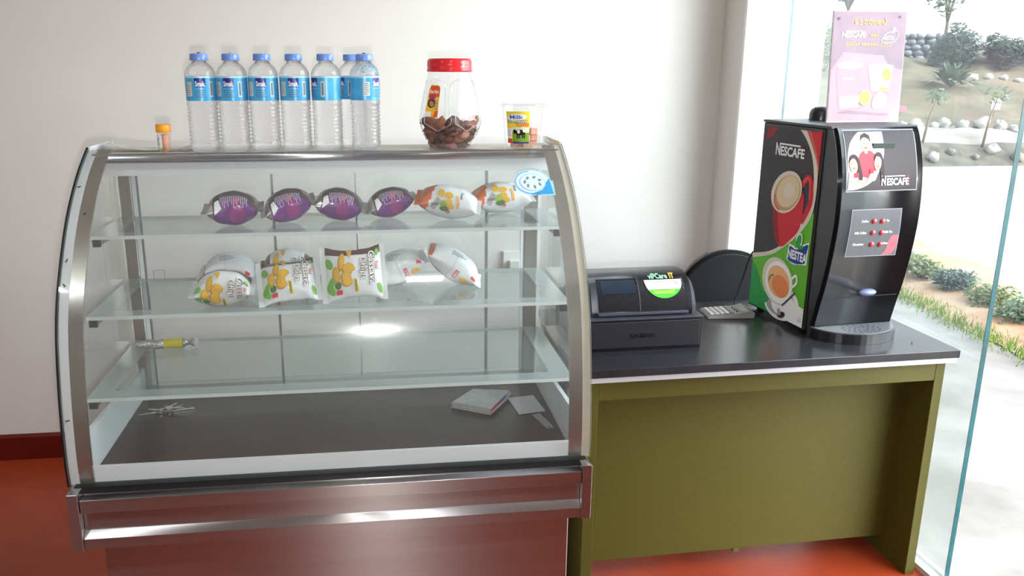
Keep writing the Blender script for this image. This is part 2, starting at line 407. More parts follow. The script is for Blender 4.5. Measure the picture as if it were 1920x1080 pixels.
# front glass
m = cb(); m.mat(glass_clear); band(m, -.018, 1.218, 0, .006); m.mat(edge_teal); band_ends(m, 1.218, 0, .006); band_ends(m, -.018, 0, .006)
fg = cpart(m, 'front_glass')
fg.data.materials[0] = glass('front_pane_glass', (0.965, 0.985, 0.98), 0.03, smear=0.012)
m = cb(); m.mat(black_rub); band(m, -.0225, -.0182, -.001, .008); band_ends(m, -.0225, -.001, .008); band_ends(m, -.0182, -.001, .008); cpart(m, 'edge_dark_strip')  # added black strip for how dark the left glass edge reflects
# side edging and steel strips
def frame_strip(x0, x1, mt, name, d0=.0065, d1=.013):
    m = cb(); m.mat(mt); band(m, x0, x1, d0, d1); band_ends(m, x0, d0, d1); band_ends(m, x1, d0, d1); return cpart(m, name)
frame_strip(-.0165, .0035, white_edge, 'side_edging')
frame_strip(.0037, .036, steel_v, 'frame_strip')
frame_strip(1.1965, 1.2165, cream_pl, 'side_edging')
frame_strip(1.164, 1.1963, steel_v, 'frame_strip')
# side glass
def side_poly(): return offs(PROF, .0135)+[(.655, .742), (.655, -.002)]
for x0, x1, nm in ((-.012, -.006, 'side_glass'), (1.206, 1.212, 'side_glass')):
    m = cb(); m.mat(glass_clear).prism(side_poly(), x0, x1, 'x'); cpart(m, nm)
for x0, x1, mt in ((-.0165, -.0125, white_edge), (1.2125, 1.2165, cream_pl)):
    m = cb(); m.mat(mt); m.prism([(.452, .722), (.458, .741), (.655, .741), (.655, .722)], x0, x1, 'x'); cpart(m, 'top_edging')
# top
m = cb(); m.mat(mat('tan_marbled_top', 'b9ab8c', 0.35, color2='cfc9bb', scale=9)).box(-.005, 1.205, .462, .655, .705, .720); cpart(m, 'top_panel')
m = cb(); m.mat(steel)
m.sm = True; m.prism([(.436, .702), (.433, .709), (.434, .717), (.440, .723), (.460, .724), (.461, .700), (.444, .698)], -.005, 1.205, 'x'); m.sm = False; cpart(m, 'top_rail')
m = cb(); m.mat(white_pl).box(.012, 1.188, .462, .480, .664, .704); cpart(m, 'header_panel')
# rear frame, posts and sliding doors
m = cb(); m.mat(alu).box(-.004, 1.204, .618, .652, .675, .704); cpart(m, 'rear_frame')
m = cb(); m.mat(alu).box(.0, 1.2, .618, .652, .0, .022); cpart(m, 'rear_sill')
for x0, x1 in ((.0, .033), (1.150, 1.19)):
    m = cb(); m.mat(steel_v).box(x0, x1, .618, .645, .022, .675, .002); m.mat(white_pl).box(x0+.034 if x0 < .5 else x0-.010, x0+.046 if x0 < .5 else x0-.001, .622, .632, .022, .675); cpart(m, 'rear_post')
for x0, x1, y in ((.045, .655, .624), (.650, 1.148, .634)):
    m = cb(); m.mat(glass_clear).box(x0+.003, x1-.003, y, y+.004, .024, .673); dr = cpart(m, 'sliding_door')
    for xs in ((x0+.002, x1-.004) if x0 < .5 else (x0+.001, x1-.006)):
        m = cb(); m.mat(alu).box(xs, xs+.004, y-.002, y+.006, .024, .673); o = m.build('door_edge', dr)
m = cb(); m.mat(alu).box(.414, .421, .6225, .629, .024, .673); cpart(m, 'door_stile')
m = cb(); m.mat(alu).box(1.033, 1.041, .632, .640, .024, .673); cpart(m, 'door_stile')
m = cb(); m.mat(alu)
for a in (rect(.070, .372, .101, .3735), rect(.070, .342, .0715, .3735), rect(.0995, .342, .101, .3735)):
    m.box(a[0][0], a[2][0], .6215, .624, a[0][1], a[2][1])
cpart(m, 'finger_pull')
# shelves on brackets
for z, yf, nm in ((.5315, .3295, 'top'), (.351, .2345, 'middle'), (.1652, .1665, 'bottom')):
    m = cb(); m.mat(glass_shelf).box(.0, 1.2, yf+.0015, .612, z-.009, z); m.mat(edge_pale).box(.0, 1.2, yf, yf+.0015, z-.009, z)
    m.mat(edge_pale).box(.0, 1.2, .612, .6135, z-.009, z); sh = cpart(m, 'glass_shelf')
    fr_m = glass('frosted_border', (.9, .95, .94), .42, rough=.1, hazecol=(.68, .76, .76))
    m = cb(); m.mat(fr_m).poly([(.001, yf+.002, z+.0003), (1.199, yf+.002, z+.0003), (1.199, yf+.048, z+.0003), (.001, yf+.048, z+.0003)])
    m.poly([(.001, yf+.048, z+.0003), (.054, yf+.048, z+.0003), (.054, .611, z+.0003), (.001, .611, z+.0003)]); m.poly([(1.146, yf+.048, z+.0003), (1.199, yf+.048, z+.0003), (1.199, .611, z+.0003), (1.146, .611, z+.0003)])
    m.build('frosted_border', sh)
    for x0, x1 in ((.004, .022), (1.178, 1.196)):
        m = cb(); m.mat(mat('bracket_grey', '8b8c8a', 0.4, 0.5)).prism([(yf+.012, z-.0095), (.612, z-.0095), (.612, z-.033), (yf+.03, z-.025), (yf+.012, z-.025)], x0, x1, 'x'); br = cpart(m, 'shelf_bracket')
        m = cb(); m.mat(dark_grey).box(x0-.001, x1+.001, yf+.006, yf+.0125, z-.029, z-.0095, .001); m.build('end_cap', br).matrix_parent_inverse = Matrix()
# deck and white inner curbs
m = cb(); m.mat(deck_m).box(.02, 1.18, .075, .618, -.012, .0); cpart(m, 'deck')
m = cb(); m.mat(white_pl).box(.012, 1.188, .060, .072, -.001, .037); cpart(m, 'front_curb')
for x0, x1 in ((.008, .019), (1.181, 1.192)):
    m = cb(); m.mat(white_pl).prism([(.073, -.001), (.612, -.001), (.612, .082), (.085, .108), (.073, .06)], x0, x1, 'x'); cpart(m, 'side_curb')
# steel base
m = cb(); m.mat(black_rub).box(-.006, 1.206, .034, .058, -.016, .0005); cpart(m, 'front_gasket')
m = cb(); m.mat(steel); m.box(.013, 1.187, .004, .034, -.050, -.018, .001); m.mat(steel).box(.013, 1.187, .0345, .64, -.05, -.0165); cpart(m, 'upper_rail')
m = cb(); m.mat(steel).box(.013, 1.187, .022, .036, -.1065, -.0505); cpart(m, 'front_panel')
m = cb(); m.mat(steel); m.prism([(.020, -.1015), (.004, -.1165), (.004, -.142), (.05, -.142), (.05, -.107)], .013, 1.187, 'x'); cpart(m, 'lower_rail')
for x0, x1 in ((-.012, .012), (1.188, 1.212)):
    m = cb(); m.mat(steel).box(x0, x1, -.001, .05, -.142, -.0005, .001); cpart(m, 'corner_post')
    m = cb(); m.mat(steel).box(x0, x1, .0505, .64, -.142, -.003); cpart(m, 'side_rail')
    m = cb(); m.mat(black_rub).box(x0-.004, x1+.004, .03, .045, -.0004, .002) if 0 else m.mat(steel).box(x0+.001, x1-.001, -.0012, .0495, -.1435, -.142); cpart(m, 'post_cap')
m = cb(); m.mat(steel).box(.038, 1.170, .055, .60, -.60, -.1425, .002); cpart(m, 'lower_body')
# sticker on the front glass, upper right
def on_curve(x, t, lift, P=offs(PROF, -.0004)):
    # t = height z on the curve
    for (y0, z0), (y1, z1) in zip(P, P[1:]):
        if z0 <= t <= z1 or (y1, z1) == P[-1]:
            k = (t-z0)/(z1-z0); n = Vector((0, -(z1-z0), (y1-y0))).normalized()
            return (x, y0+k*(y1-y0)+n.y*lift, t+n.z*lift)
m = cb(); mp = on_curve
st_w = mat('sticker_pale', 'c8dbe6', 0.4); st_b = mat('sticker_blue', '3f95c8', 0.4); st_l = mat('sticker_sky', '9cc8e0', 0.4)
cx, cz = 1.112, .650
K9 = .82
mp = lambda x, t, l: on_curve(cx+(x-cx)*.93, cz+(t-cz)*K9, l)
m.mat(st_l).stamp(tri2(ell(cx, cz, .052, .035, 0, 36)), mp, 1, .02); m.stamp(tri2(rect(cx, cz-.035, cx+.058, cz+.004)), mp, 1, .02)
m.mat(st_w).stamp(tri2(ell(cx-.002, cz, .049, .032, 0, 36)), mp, 2, .02)
m.mat(st_b).stamp(tri2([(cx-.012, cz-.032), (cx+.054, cz-.032), (cx+.048, cz+.010), (cx+.035, cz-.003), (cx+.025, cz-.02)]), mp, 3, .02)
m.mat(st_b).stamp(stroke(ell(cx-.002, cz, .046, .030, 0, 30, 95, 290), .0022), mp, 3)
m.mat(st_l).stamp(tri2(ell(cx, cz, .037, .024, 0, 30)), mp, 4, .02); m.mat(st_w).stamp(tri2(ell(cx, cz, .034, .0215, 0, 30)), mp, 5, .02)
for k in range(7):
    a = 2*PI*k/7+.4; m.mat(mat('sticker_grey_green', '6f8b8a', 0.4)).stamp(tri2(ell(cx+.022*math.cos(a), cz+.013*math.sin(a), .0055, .0035, 20*k, 9)), mp, 6)
o = cpart(m, 'round_sticker', fg); o['label'] = 'round pale and blue sticker on the curved glass'

# ------------------------------------------------------------------ counter
CY = math.radians(1.9)
ct = thing('counter_table', 'olive green counter with a black laminate top, right of the display case', 'counter', (1.265, .247, 0), CY)
olive = mat('olive_laminate', '4b4718', 0.5, var=0.05, scale=90, spec=.3, bump=0.03, bscale=300); olive2 = mat('olive_laminate_edge', '55521f', 0.5)
def tb(): return MB()
m = tb(); m.mat(mat('black_laminate_top', '2b2b2e', 0.22, var=0.25, scale=7, bump=0.02, bscale=200)).box(0, 1.107, 0, .60, .727, .750, .0015); m.build('counter_top', ct)
m = tb(); m.mat(mat('aluminium_trim', 'd4d6dc', 0.3, 0.5)).box(.004, 1.100, .003, .594, .712, .7268); m.build('edge_trim', ct)
m = tb(); m.mat(olive).box(.004, .036, .028, .58, 0.0, .7115, .001); m.mat(olive2); m.build('side_panel', ct)
m = tb(); m.mat(olive).box(1.058, 1.088, .028, .58, 0.0, .7115, .001); m.build('side_panel', ct)
m = tb(); m.mat(olive).box(.0362, 1.0578, .028, .046, .650, .7115, .001); m.build('top_apron', ct)
m = tb(); m.mat(olive).box(.0362, 1.0578, .150, .168, .068, .7115); m.build('front_panel', ct)
m = tb(); m.mat(olive2).box(.545, .565, .160, .175, .048, .0677); m.build('panel_bracket', ct)

# ------------------------------------------------------------------ things on the top of the case
ZT = H+.7202
pet = glass('clear_pet', (0.975, 0.985, 0.985), 0.03, rough=0.02, ior=1.5, hazecol=(.9, .92, .93), refr=0.0, bump=0.25, bscale=40)
water = glass('bottled_water', (0.985, 0.99, 0.995), 0.05, rough=0.04, ior=1.45, refr=0.6, hazecol=(1, 1, 1), bump=0.5, bscale=150)
cap_m = mat('blue_cap', '6f95dd', 0.3, var=0.15, scale=60)
lab_b = mat('label_blue', '35a0dc', 0.3, color2='5cb8e6', scale=25); lab_l = mat('label_light', 'a9def0', 0.35); lab_n = mat('label_navy', '23298c', 0.35); lab_d = mat('label_mid_blue', '1b6fc8', 0.35); lab_g = mat('label_grey_print', '5d8295', 0.5); lab_w = mat('label_panel', 'cfd6cf', 0.45)
def bottle(x, y, rz, label):
    t = thing('water_bottle', label, 'bottle', (x, y, ZT), rz, 'one litre bottled water in a row')
    prof = [(.006, .0), (.024, .0), (.033, .002), (.0375, .009), (.0392, .018)]
    z = .024
    while z < .122: prof += [(.0392, z), (.0362, z+.0045), (.0392, z+.008)]; z += .0098
    prof += [(.0394, .126), (.0394, .129), (.0387, .131), (.0387, .194), (.0394, .197), (.0385, .203), (.034, .214), (.027, .222), (.0195, .228), (.0185, .232), (.0145, .2335), (.0145, .244)]
    m = MB(); m.mat(water).lathe(prof, seg=36, cap0=True, cap1=True); m.build('bottle_body', t)
    m = MB(); m.mat(cap_m).lathe([(.0, .2335), (.0222, .2335), (.0225, .235), (.0222, .249), (.0205, .251), (.0, .251)], seg=30, rf=lambda r, a, z: r*(1+.018*math.cos(24*a)) if r > .021 else r); m.build('cap', t)
    R = .0392
    def mp(a, z, l): th = a/R - PI/2; return ((R+l)*math.cos(th), (R+l)*math.sin(th), z)
    m = MB(); m.mat(lab_b).lathe([(R, .1325), (R, .194)], seg=48)
    m.mat(lab_l).lathe([(R+.0001, .190), (R+.0001, .1945)], seg=48)
    for dx in (0, 2*PI*R/2):
        m.mat(lab_n).stamp(tri2(rect(dx-.014, .174, dx+.014, .190)), mp, 1, .006); m.mat(lab_d).stamp(tri2(rect(dx-.014, .166, dx+.014, .174)), mp, 1, .006)
        m.mat(white_flat).stamp(text('Smak', dx-.0125, .1695, .0125, .025, bold=.03), mp, 2)
        m.mat(white_flat).stamp(stroke([(dx+.007, .176), (dx+.013, .168)], .0016), mp, 2)
        m.mat(lab_g).stamp(lines(dx-.014, .162, dx+.014, .140, 4, .1, .45, 3), mp, 1)
        m.mat(lab_w).stamp(tri2(rect(dx+.024, .142, dx+.034, .181)), mp, 1, .006); m.mat(lab_g).stamp(tri2(rect(dx+.0265, .146, dx+.0315, .178)), mp, 2, .006)
        m.mat(lab_w).stamp(tri2(rect(dx-.040, .144, dx-.022, .180)), mp, 1, .006); m.mat(lab_g).stamp(lines(dx-.039, .178, dx-.024, .146, 6, .3, .35, 5), mp, 2)
    m.build('label', t)
BL = ['leftmost of the six clear water bottles standing in front on the case top', 'second water bottle from the left in the front row', 'third water bottle from the left in the front row',
      'fourth water bottle from the left in the front row', 'fifth water bottle from the left, its logo turned to the left edge', 'rightmost water bottle of the row, logo turned to its right edge']
for (x, rz), l in zip(((.2645, .12), (.3442, -.1), (.424, -.05), (.5055, -.02), (.588, -.95), (.6895, .9)), BL): bottle(x, .512, rz, l)
bottle(.655, .592, -.9, 'water bottle standing half hidden behind the rightmost water bottle')

# red-lidded jar
t = thing('plastic_jar', 'large clear faceted plastic jar with a red screw lid on the case top', 'jar', (.921, .548, ZT))
def hexr(r, a, z):
    if z > .188: return r
    k = min(1, max(0, (.190-z)/.04))*min(1, max(0, z/.05+.2))
    a2 = ((a+PI/6) % (PI/3))-PI/6
    return r*(1+k*(.955/math.cos(a2)-1)*.8)
jprof = [(.046, .0), (.052, .002), (.062, .016), (.075, .036), (.0835, .058), (.086, .072), (.084, .09), (.077, .130), (.069, .165), (.0625, .185), (.060, .192), (.060, .197), (.0585, .199), (.0585, .21)]
m = MB(); m.mat(pet).lathe(jprof, seg=60, rf=hexr, cap0=True); m.build('jar_body', t)
m = MB(); m.mat(mat('red_lid', 'd8202a', 0.3, coat=.2)).lathe([(.0, .205), (.0605, .205), (.0618, .207), (.0618, .212), (.0606, .213), (.0612, .224), (.0604, .234), (.056, .240), (.0, .241)], seg=72, rf=lambda r, a, z: r*(1+.006*math.cos(60*a)) if r > .058 else r); m.build('lid', t)
def jr(z):
    for (r0, z0), (r1, z1) in zip(jprof, jprof[1:]):
        if z0 <= z <= z1: return r0+(r1-r0)*(z-z0)/(z1-z0)
    return .06
def jpt(th, z, l=.0006): r = hexr(jr(z), th % (2*PI), z)+l; return (r*math.cos(th), r*math.sin(th), z)
m = MB(); m.mat(glass('pet_ridge', (.93, .95, .96), .25, rough=.08, ior=1.6, hazecol=(1, 1, 1)))
for k in range(6):
    c0 = k*PI/3; hw = PI/6*.86
    loop = [(c0-hw, .070), (c0-hw, .10), (c0-hw, .14), (c0-hw*.85, .168), (c0-hw*.4, .180), (c0, .183), (c0+hw*.4, .180), (c0+hw*.85, .168), (c0+hw, .14), (c0+hw, .10), (c0+hw, .070), (c0+hw*.5, .060), (c0, .050), (c0-hw*.5, .060), (c0-hw, .070)]
    m.tube([jpt(a_, z_) for a_, z_ in catmull(loop, 3)], .0009, 6, False)
m.build('moulded_ridges', t)
def jmp(a, z, l): r = jr(z); th = a/.075-PI/2-.28; r = hexr(r, th % (2*PI), z)+.0006; return ((r+l)*math.cos(th), (r+l)*math.sin(th), z)
m = MB(); jo = mat('jar_label_orange', 'e25a1c', .4); jy = mat('jar_label_yellow', 'f2c02c', .4)
m.mat(jy).stamp(tri2([(-.052, .088), (-.018, .086), (-.014, .164), (-.018, .170), (-.048, .172)]), jmp, 1, .008)
m.mat(jo).stamp(tri2([(-.048, .140), (-.015, .140), (-.014, .164), (-.024, .170), (-.045, .168)]), jmp, 2, .008)
m.mat(mat('jar_label_magenta', 'b8325e', .4)).stamp(tri2(ell(-.036, .140, .010, .007)), jmp, 3, .006)
m.mat(mat('jar_label_brown', '5a3325', .4)).stamp(tri2(ell(-.037, .124, .011, .013)), jmp, 3, .006); m.mat(mat('jar_label_tan', 'b58d62', .4)).stamp(tri2(ell(-.036, .122, .006, .008, 30)), jmp, 4, .006)
m.mat(white_flat).stamp(tri2(rect(-.051, .089, -.036, .102)), jmp, 3, .006); m.mat(jo).stamp(tri2([(-.030, .087), (-.018, .087), (-.017, .106), (-.026, .102)]), jmp, 4, .006)
m.mat(white_flat).stamp(text('Rio', -.045, .150, .008, .012, .03), jmp, 4); m.mat(white_flat).stamp(text('Nut', -.031, .150, .008, .013, .03), jmp, 4)
m.mat(lab_d).stamp(lines(-.027, .134, -.018, .106, 4, .3, .4, 2), jmp, 4); m.build('label', t)
brn = [mat('brown_snack_%s' % k, c, .6, var=.25, scale=60) for k, c in (('dark', '4a2a22'), ('mid', '6e3b2a'), ('light', '8f5238'))]
rd = random.Random(4); pieces = []
for k in range(66):
    lay = k//15; z = .008+.0145*lay; R = jr(z)-.0215; a = rd.random()*2*PI; rr = R*math.sqrt(rd.uniform(.15, 1))
    if k % 15 < 11: a = -PI/2+(k % 15-5)*.57+lay*.3; rr = R
    pieces.append((rr*math.cos(a), rr*math.sin(a), z))
for k, (x, y, z) in enumerate(pieces):
    m = MB(); m.xf = Matrix.Rotation(rd.uniform(-1.2, 1.2), 4, 'X') @ Matrix.Rotation(rd.uniform(-.6, .6), 4, 'Y') @ Matrix.Rotation(rd.uniform(0, 6), 4, 'Z'); m.mat(brn[k % 3]).blob((0, 0, 0), (.0205, .0165, .0070), 10, 7, .5, k)
    o = m.build('snack_piece'); o.location = (.921+x, .548+y, ZT+z+.004); tag(o, 'brown lumpy snack piece inside the red-lidded jar', 'snack', 'brown snack pieces in the jar')

# cup of sweets
t = thing('plastic_cup', 'clear lidded plastic cup with a yellow cow label at the right of the case top', 'cup', (1.120, .515, ZT))
m = MB(); m.mat(glass('clear_cup', (.975, .98, .98), .05, rough=.03, hazecol=(.95, .95, .95))).lathe([(.0, .001), (.0455, .001), (.0465, .004), (.0565, .112), (.0575, .114)], seg=48); m.build('cup_body', t)
m = MB(); m.mat(glass('clear_cup', ())).lathe([(.057, .113), (.0605, .1135), (.061, .120), (.0575, .121), (.056, .117), (.0, .117)], seg=48); m.build('lid', t)
def cmp_(a, z, l): r = .0468+(z-.004)*.093+.0004; th = a/.05-PI/2-.42; return ((r+l)*math.cos(th), (r+l)*math.sin(th), z)
m = MB(); ly = mat('cup_label_yellow', 'f0d63a', .4); m.mat(ly).stamp(tri2(rect(-.034, .016, .030, .102)), cmp_, 1, .006)
m.mat(white_flat).stamp(tri2(ell(-.004, .086, .026, .009, 5)), cmp_, 2, .006); m.mat(lab_d).stamp(text('Milk', -.022, .082, .010, .036, .02), cmp_, 3); m.mat(lab_d).stamp(lines(-.030, .080, .026, .070, 2, .1, .5, 8), cmp_, 2)
m.mat(mat('cup_red', 'd6462a', .4)).stamp(text('TOFFEE', -.006, .061, .009, .035, .03), cmp_, 2)
m.mat(mat('cup_green', '7da02a', .4)).stamp(tri2(rect(-.016, .020, .030, .046)), cmp_, 2, .006); m.mat(mat('cup_sky', 'd9e6c0', .4)).stamp(tri2(rect(-.016, .044, .030, .060)), cmp_, 2, .006)
m.mat(black_flat).stamp(tri2(ell(.006, .046, .013, .0075)), cmp_, 4, .006); m.stamp(tri2(ell(-.009, .048, .0045, .006)), cmp_, 4)
for x in (-.003, .002, .011, .016): m.stamp(tri2(rect(x, .030, x+.003, .044)), cmp_, 4)
m.mat(white_flat).stamp(tri2(ell(.002, .048, .004, .005)), cmp_, 5); m.stamp(tri2(ell(.016, .050, .0035, .004)), cmp_, 5)
m.mat(white_flat).stamp(tri2(rect(-.033, .030, -.017, .056)), cmp_, 2, .006); m.mat(lab_g).stamp(lines(-.031, .054, -.019, .034, 5, .3, .35, 1), cmp_, 3)
m.mat(mat('cup_red', 'd6462a')).stamp(tri2(rect(-.034, .016, -.017, .028)), cmp_, 2, .006); m.mat(lab_n).stamp(tri2(rect(-.016, .016, .030, .020)), cmp_, 3, .006); m.build('label', t)
tof = [mat('toffee_%s' % k, c, .5, var=.1, scale=50) for k, c in (('pink', 'c99078'), ('tan', 'b57a5e'))]
rd = random.Random(2); n = 0
for lay in range(3):
    for (x, y) in ((-.024, -.018), (.004, -.026), (.028, -.010), (.020, .018), (-.010, .012)):
        if lay == 2 and x < .01: continue
        m = MB(); m.mat(tof[n % 2]).box(-.011, .011, -.0085, .0085, 0, .0165, .002); o = m.build('toffee_block'); o.location = (1.120+x, .515+y, ZT+.003+lay*.0172); o.rotation_euler = (0, 0, rd.uniform(-.15, .15)+(.1*n % .4)); n += 1
        tag(o, 'pinkish brown toffee block inside the clear cup with the cow label', 'sweet', 'toffee blocks in the clear cup')

# orange-capped vial
t = thing('small_vial', 'small clear plastic vial with an orange cap, left of the water bottles', 'vial', (.162, .50, ZT))
m = MB(); m.mat(pet).lathe([(0, .0005), (.0145, .0005), (.0155, .002), (.0165, .052), (.0165, .056)], seg=28); m.build('vial_body', t)
m = MB(); m.mat(mat('orange_cap', 'f7a21c', .35)).lathe([(0, .052), (.0185, .052), (.0195, .054), (.0195, .071), (.0185, .0725), (0, .0725)], seg=40, rf=lambda r, a, z: r*(1+.012*math.cos(30*a)) if r > .018 else r); m.build('cap', t)
def vmp(a, z, l): r = .0158+(z-.002)*.02+.0004; th = a/.016-PI/2-.5; return ((r+l)*math.cos(th), (r+l)*math.sin(th), z)
m = MB(); m.mat(white_flat).stamp(tri2(rect(-.013, .012, .006, .046)), vmp, 1, .004); m.mat(lab_n).stamp(lines(-.010, .040, .0, .018, 5, .3, .4, 4), vmp, 2); m.mat(mat('vial_yellow_green', 'c9cc60', .5)).stamp(tri2(rect(-.013, .006, .004, .012)), vmp, 1, .004); m.build('label', t)
m = MB(); m.mat(mat('vial_filling', 'e0a58a', .5)).lathe([(0, .003), (.010, .003), (.0115, .046), (0, .047)], c=(.003, 0, 0), seg=16); m.build('filling', t)

# papers on the top
pw = mat('white_paper', 'f2f1ef', .7, var=.03, scale=30); pp = mat('pinkish_brown_paper', 'b59a92', .7)
def sheet(name, label, cat, cx, cy, z, L, Wd, rz, curl, mt, group=None, seed=0, lift=.0008, th=.0006):
    m = MB(); m.mat(mt)
    def fn(u, v, o=0): return ((u-.5)*L, (v-.5)*Wd, lift+curl(u, v)+o)
    m.grid(lambda u, v: fn(u, v, th), 16, 8); m.grid(lambda u, v: fn(1-u, v, 0), 16, 8)
    o = m.build(name); o.location = (cx, cy, z); o.rotation_euler = (0, 0, rz); return tag(o, label, cat, group)
sheet('loose_paper', 'curled white paper lying at the left end of the case top', 'paper', .075, .555, ZT, .15, .07, .05, lambda u, v: .016*(1-u)**2*(1+.0*v)+.002*math.sin(9*u)**2, pw)
sheet('loose_paper', 'small folded white paper between the orange-capped vial and the bottles', 'paper', .205, .590, ZT, .055, .04, -.1, lambda u, v: .016*u*u+.004*v, pw)
sheet('loose_paper', 'pinkish brown paper scrap behind the orange-capped vial', 'paper', .195, .525, ZT, .06, .03, .1, lambda u, v: .003*math.sin(5*u)**2, pp)

# ------------------------------------------------------------------ snack bags
pur = mat('bag_purple', '7a3c8c', .28, var=.12, scale=15, coat=.3); plum = mat('bag_plum', '4d3f49', .3, coat=.3); mag = mat('bag_magenta', '9a3a86', .3, coat=.3); foil = mat('bag_silver_foil', 'b4b2ac', .3, .75, bump=.3, bscale=60)
bwh = mat('bag_white', 'e4e6e8', .32, coat=.25); org = mat('bag_orange', 'd8692c', .35, coat=.2); yel = mat('bag_chip_yellow', 'e9b52a', .4); yel2 = mat('bag_chip_shade', 'c9921e', .4); grn = mat('bag_leaf_green', '74b83c', .4); grn2 = mat('bag_leaf_dark', '3f7a3a', .4)
bro = mat('bag_brown', '5b4038', .35, coat=.2); red = mat('bag_red', 'd8343c', .4); pnk = mat('bag_pink_text', 'e08a8e', .4); tbr = mat('bag_text_brown', '5e3219', .4); lil = mat('bag_lilac_text', 'd7c3dd', .4)
def bag(kind, x, y, z, label, group, yaw=0, roll=35, pitch=0, L=.155, Wd=.135, T=.08, seed=0, flip=False):
    M = Matrix.Rotation(math.radians(yaw), 4, 'Z') @ Matrix.Rotation(math.radians(-pitch), 4, 'Y') @ Matrix.Rotation(math.radians(roll), 4, 'X')
    face = kind == 'cassava'
    def P(s, th, l=0):
        a = abs(s); w = Wd/2*(1-.16*(1-a**3)); env = max(0, 1-a**2.1)**.6
        c_, s_ = math.cos(th), math.sin(th)
        h = T/2*env*(1 if not face else (abs(s_)**.25 if s_ else 0))
        wr = (.0026*a**3*math.sin(th*9+seed*2+s*4)+.0022*noise.noise(Vector((s*2.5, c_*2, seed+s_*2))))*min(1, (1-a)*7)
        r_ = Vector((0, w*c_, h*s_)); n_ = Vector((0, c_*max(h, .004), s_*w)); n_.normalize()
        return Vector((s*L/2*(1-.05*c_*c_*(1-a)), r_.y+n_.y*(wr+l), r_.z+n_.z*(wr+l)))
    tmp = [M @ P(i/10, j*PI/10) for i in range(-10, 11) for j in range(20)]
    zmin = min(v.z for v in tmp)
    t_ = thing('snack_bag', label, 'snack bag', (x, y, z), 0, group)
    base = Matrix.Translation((0, 0, -zmin+.0006)) @ M
    def ga(s): return bro if False else None
    m = MB(); m.xf = base
    N_ = 30; 
    # th: 90 deg = top face, 180 = front edge, 270 = underside; c below is the print coordinate, +1 high, -1 low
    pc = (lambda th: math.cos(th)) if face else (lambda th: (math.radians(168)-th)/math.radians(72))
    zones = {'purple': lambda s, c, th: foil if s < -.74 else (plum if c > .42-.3*s*s or s > .88 else pur),
             'whiteorange': lambda s, c, th: org if s < -.66+.14*c else bwh,
             'cassava': lambda s, c, th: bro if (c > .66 and math.sin(th) > 0) else bwh,
             'cassava_plain': lambda s, c, th: bro if c > 1.25 else bwh,
             'brownend': lambda s, c, th: bro if (s < -.66 or s > .72) else bwh,
             'back': lambda s, c, th: (org if s < -.86 and c > 0 else bwh)}[kind]
    NT = 40
    V = [[m.vert(P(-1+2*i/N_, 2*PI*j/NT)) for j in range(NT)] for i in range(N_+1)]
    m.sm = True
    for i in range(N_):
        for j in range(NT):
            s, th = -1+2*(i+.5)/N_, 2*PI*(j+.5)/NT
            m.mat(zones(s, pc(th), th)); m.face((V[i][j], V[i][(j+1) % NT], V[i+1][(j+1) % NT], V[i+1][j])[::-1])
    m.sm = False
    if face: mp = lambda a, c, l: P(max(-.995, min(.995, a)), math.acos(max(-.99, min(.99, c))), l+.0010)
    else: mp = lambda a, c, l: P(max(-.995, min(.995, a)), math.radians(168-72*c), l+.0010)
    # stamps are laid out in (s, t) from -1 to 1
    rt = lambda T_, cx, cy, k=1: [tuple((cx+p[1]*k, cy-p[0]) for p in tr) for tr in T_]   # text turned to read along -t
    kx = Wd/L
    if kind == 'purple':
        m.mat(mag).stamp(tri2([(-.05, -.7), (.35, -.75), (.5, -.3), (.42, .12), (.1, .2), (-.12, -.1)]), mp, 1, .1)
        m.mat(white_flat).stamp(tri2([(-.68, -.28), (-.40, .05), (-.50, .50), (-.66, .46)]), mp, 1, .1)
        for k in range(15):
            s = -.42+k*.072; hh = .18+.22*((k*7) % 5)/5
            m.mat(lil).stamp(lines(-.5, -.02, -.5+hh*1.3, .02, 1, 0, .9, k) and [tuple((s+(p[1]), .62-(p[0]+.5)) for p in tr) for tr in lines(-.5, -.022, -.5+hh*1.6, .022, 1, 0, .8, k)], mp, 2)
        m.mat(mat('bag_coral_text', 'e8706c', .4)).stamp(rt(text('Chips', 0, 0, .16, .30, .03), .12, .5), mp, 3)
    if kind == 'whiteorange':
        for (a, c, rx, ry, ro, mm) in ((-.28, .55, .12, .22, 10, yel), (.0, .45, .16, .16, 20, yel), (.02, .15, .14, .14, -20, yel), (.1, -.05, .13, .16, 30, yel), (-.15, .05, .16, .16, 0, mat('bag_mango_green', '9fae38', .4)), (-.1, -.2, .18, .14, 10, grn2), (.03, -.35, .08, .09, 0, red)):
            m.mat(mm).stamp(tri2(ell(a, c, rx, ry, ro, 14)), mp, 2, .1)
        m.mat(mat('bag_grey_panel', 'a9a6a2', .4)).stamp(tri2([(-.62, -.2), (-.40, .35), (-.28, .2), (-.45, -.35)]), mp, 1, .1); m.mat(black_flat).stamp(lines(-.58, .06, -.28, -.08, 2, .1, .5, 2), mp, 3)
        m.mat(mat('bag_light_orange', 'f0ab50', .4)).stamp(stroke([(.28, .5), (.36, .2), (.36, -.1)], .09), mp, 1, .1); m.mat(pnk).stamp(tri2(ell(.02, -.38, .07, .07)), mp, 3, .1)
        m.mat(black_flat).stamp(rt(text('Snack', 0, 0, .09, .4, .02), .40, .78), mp, 2)
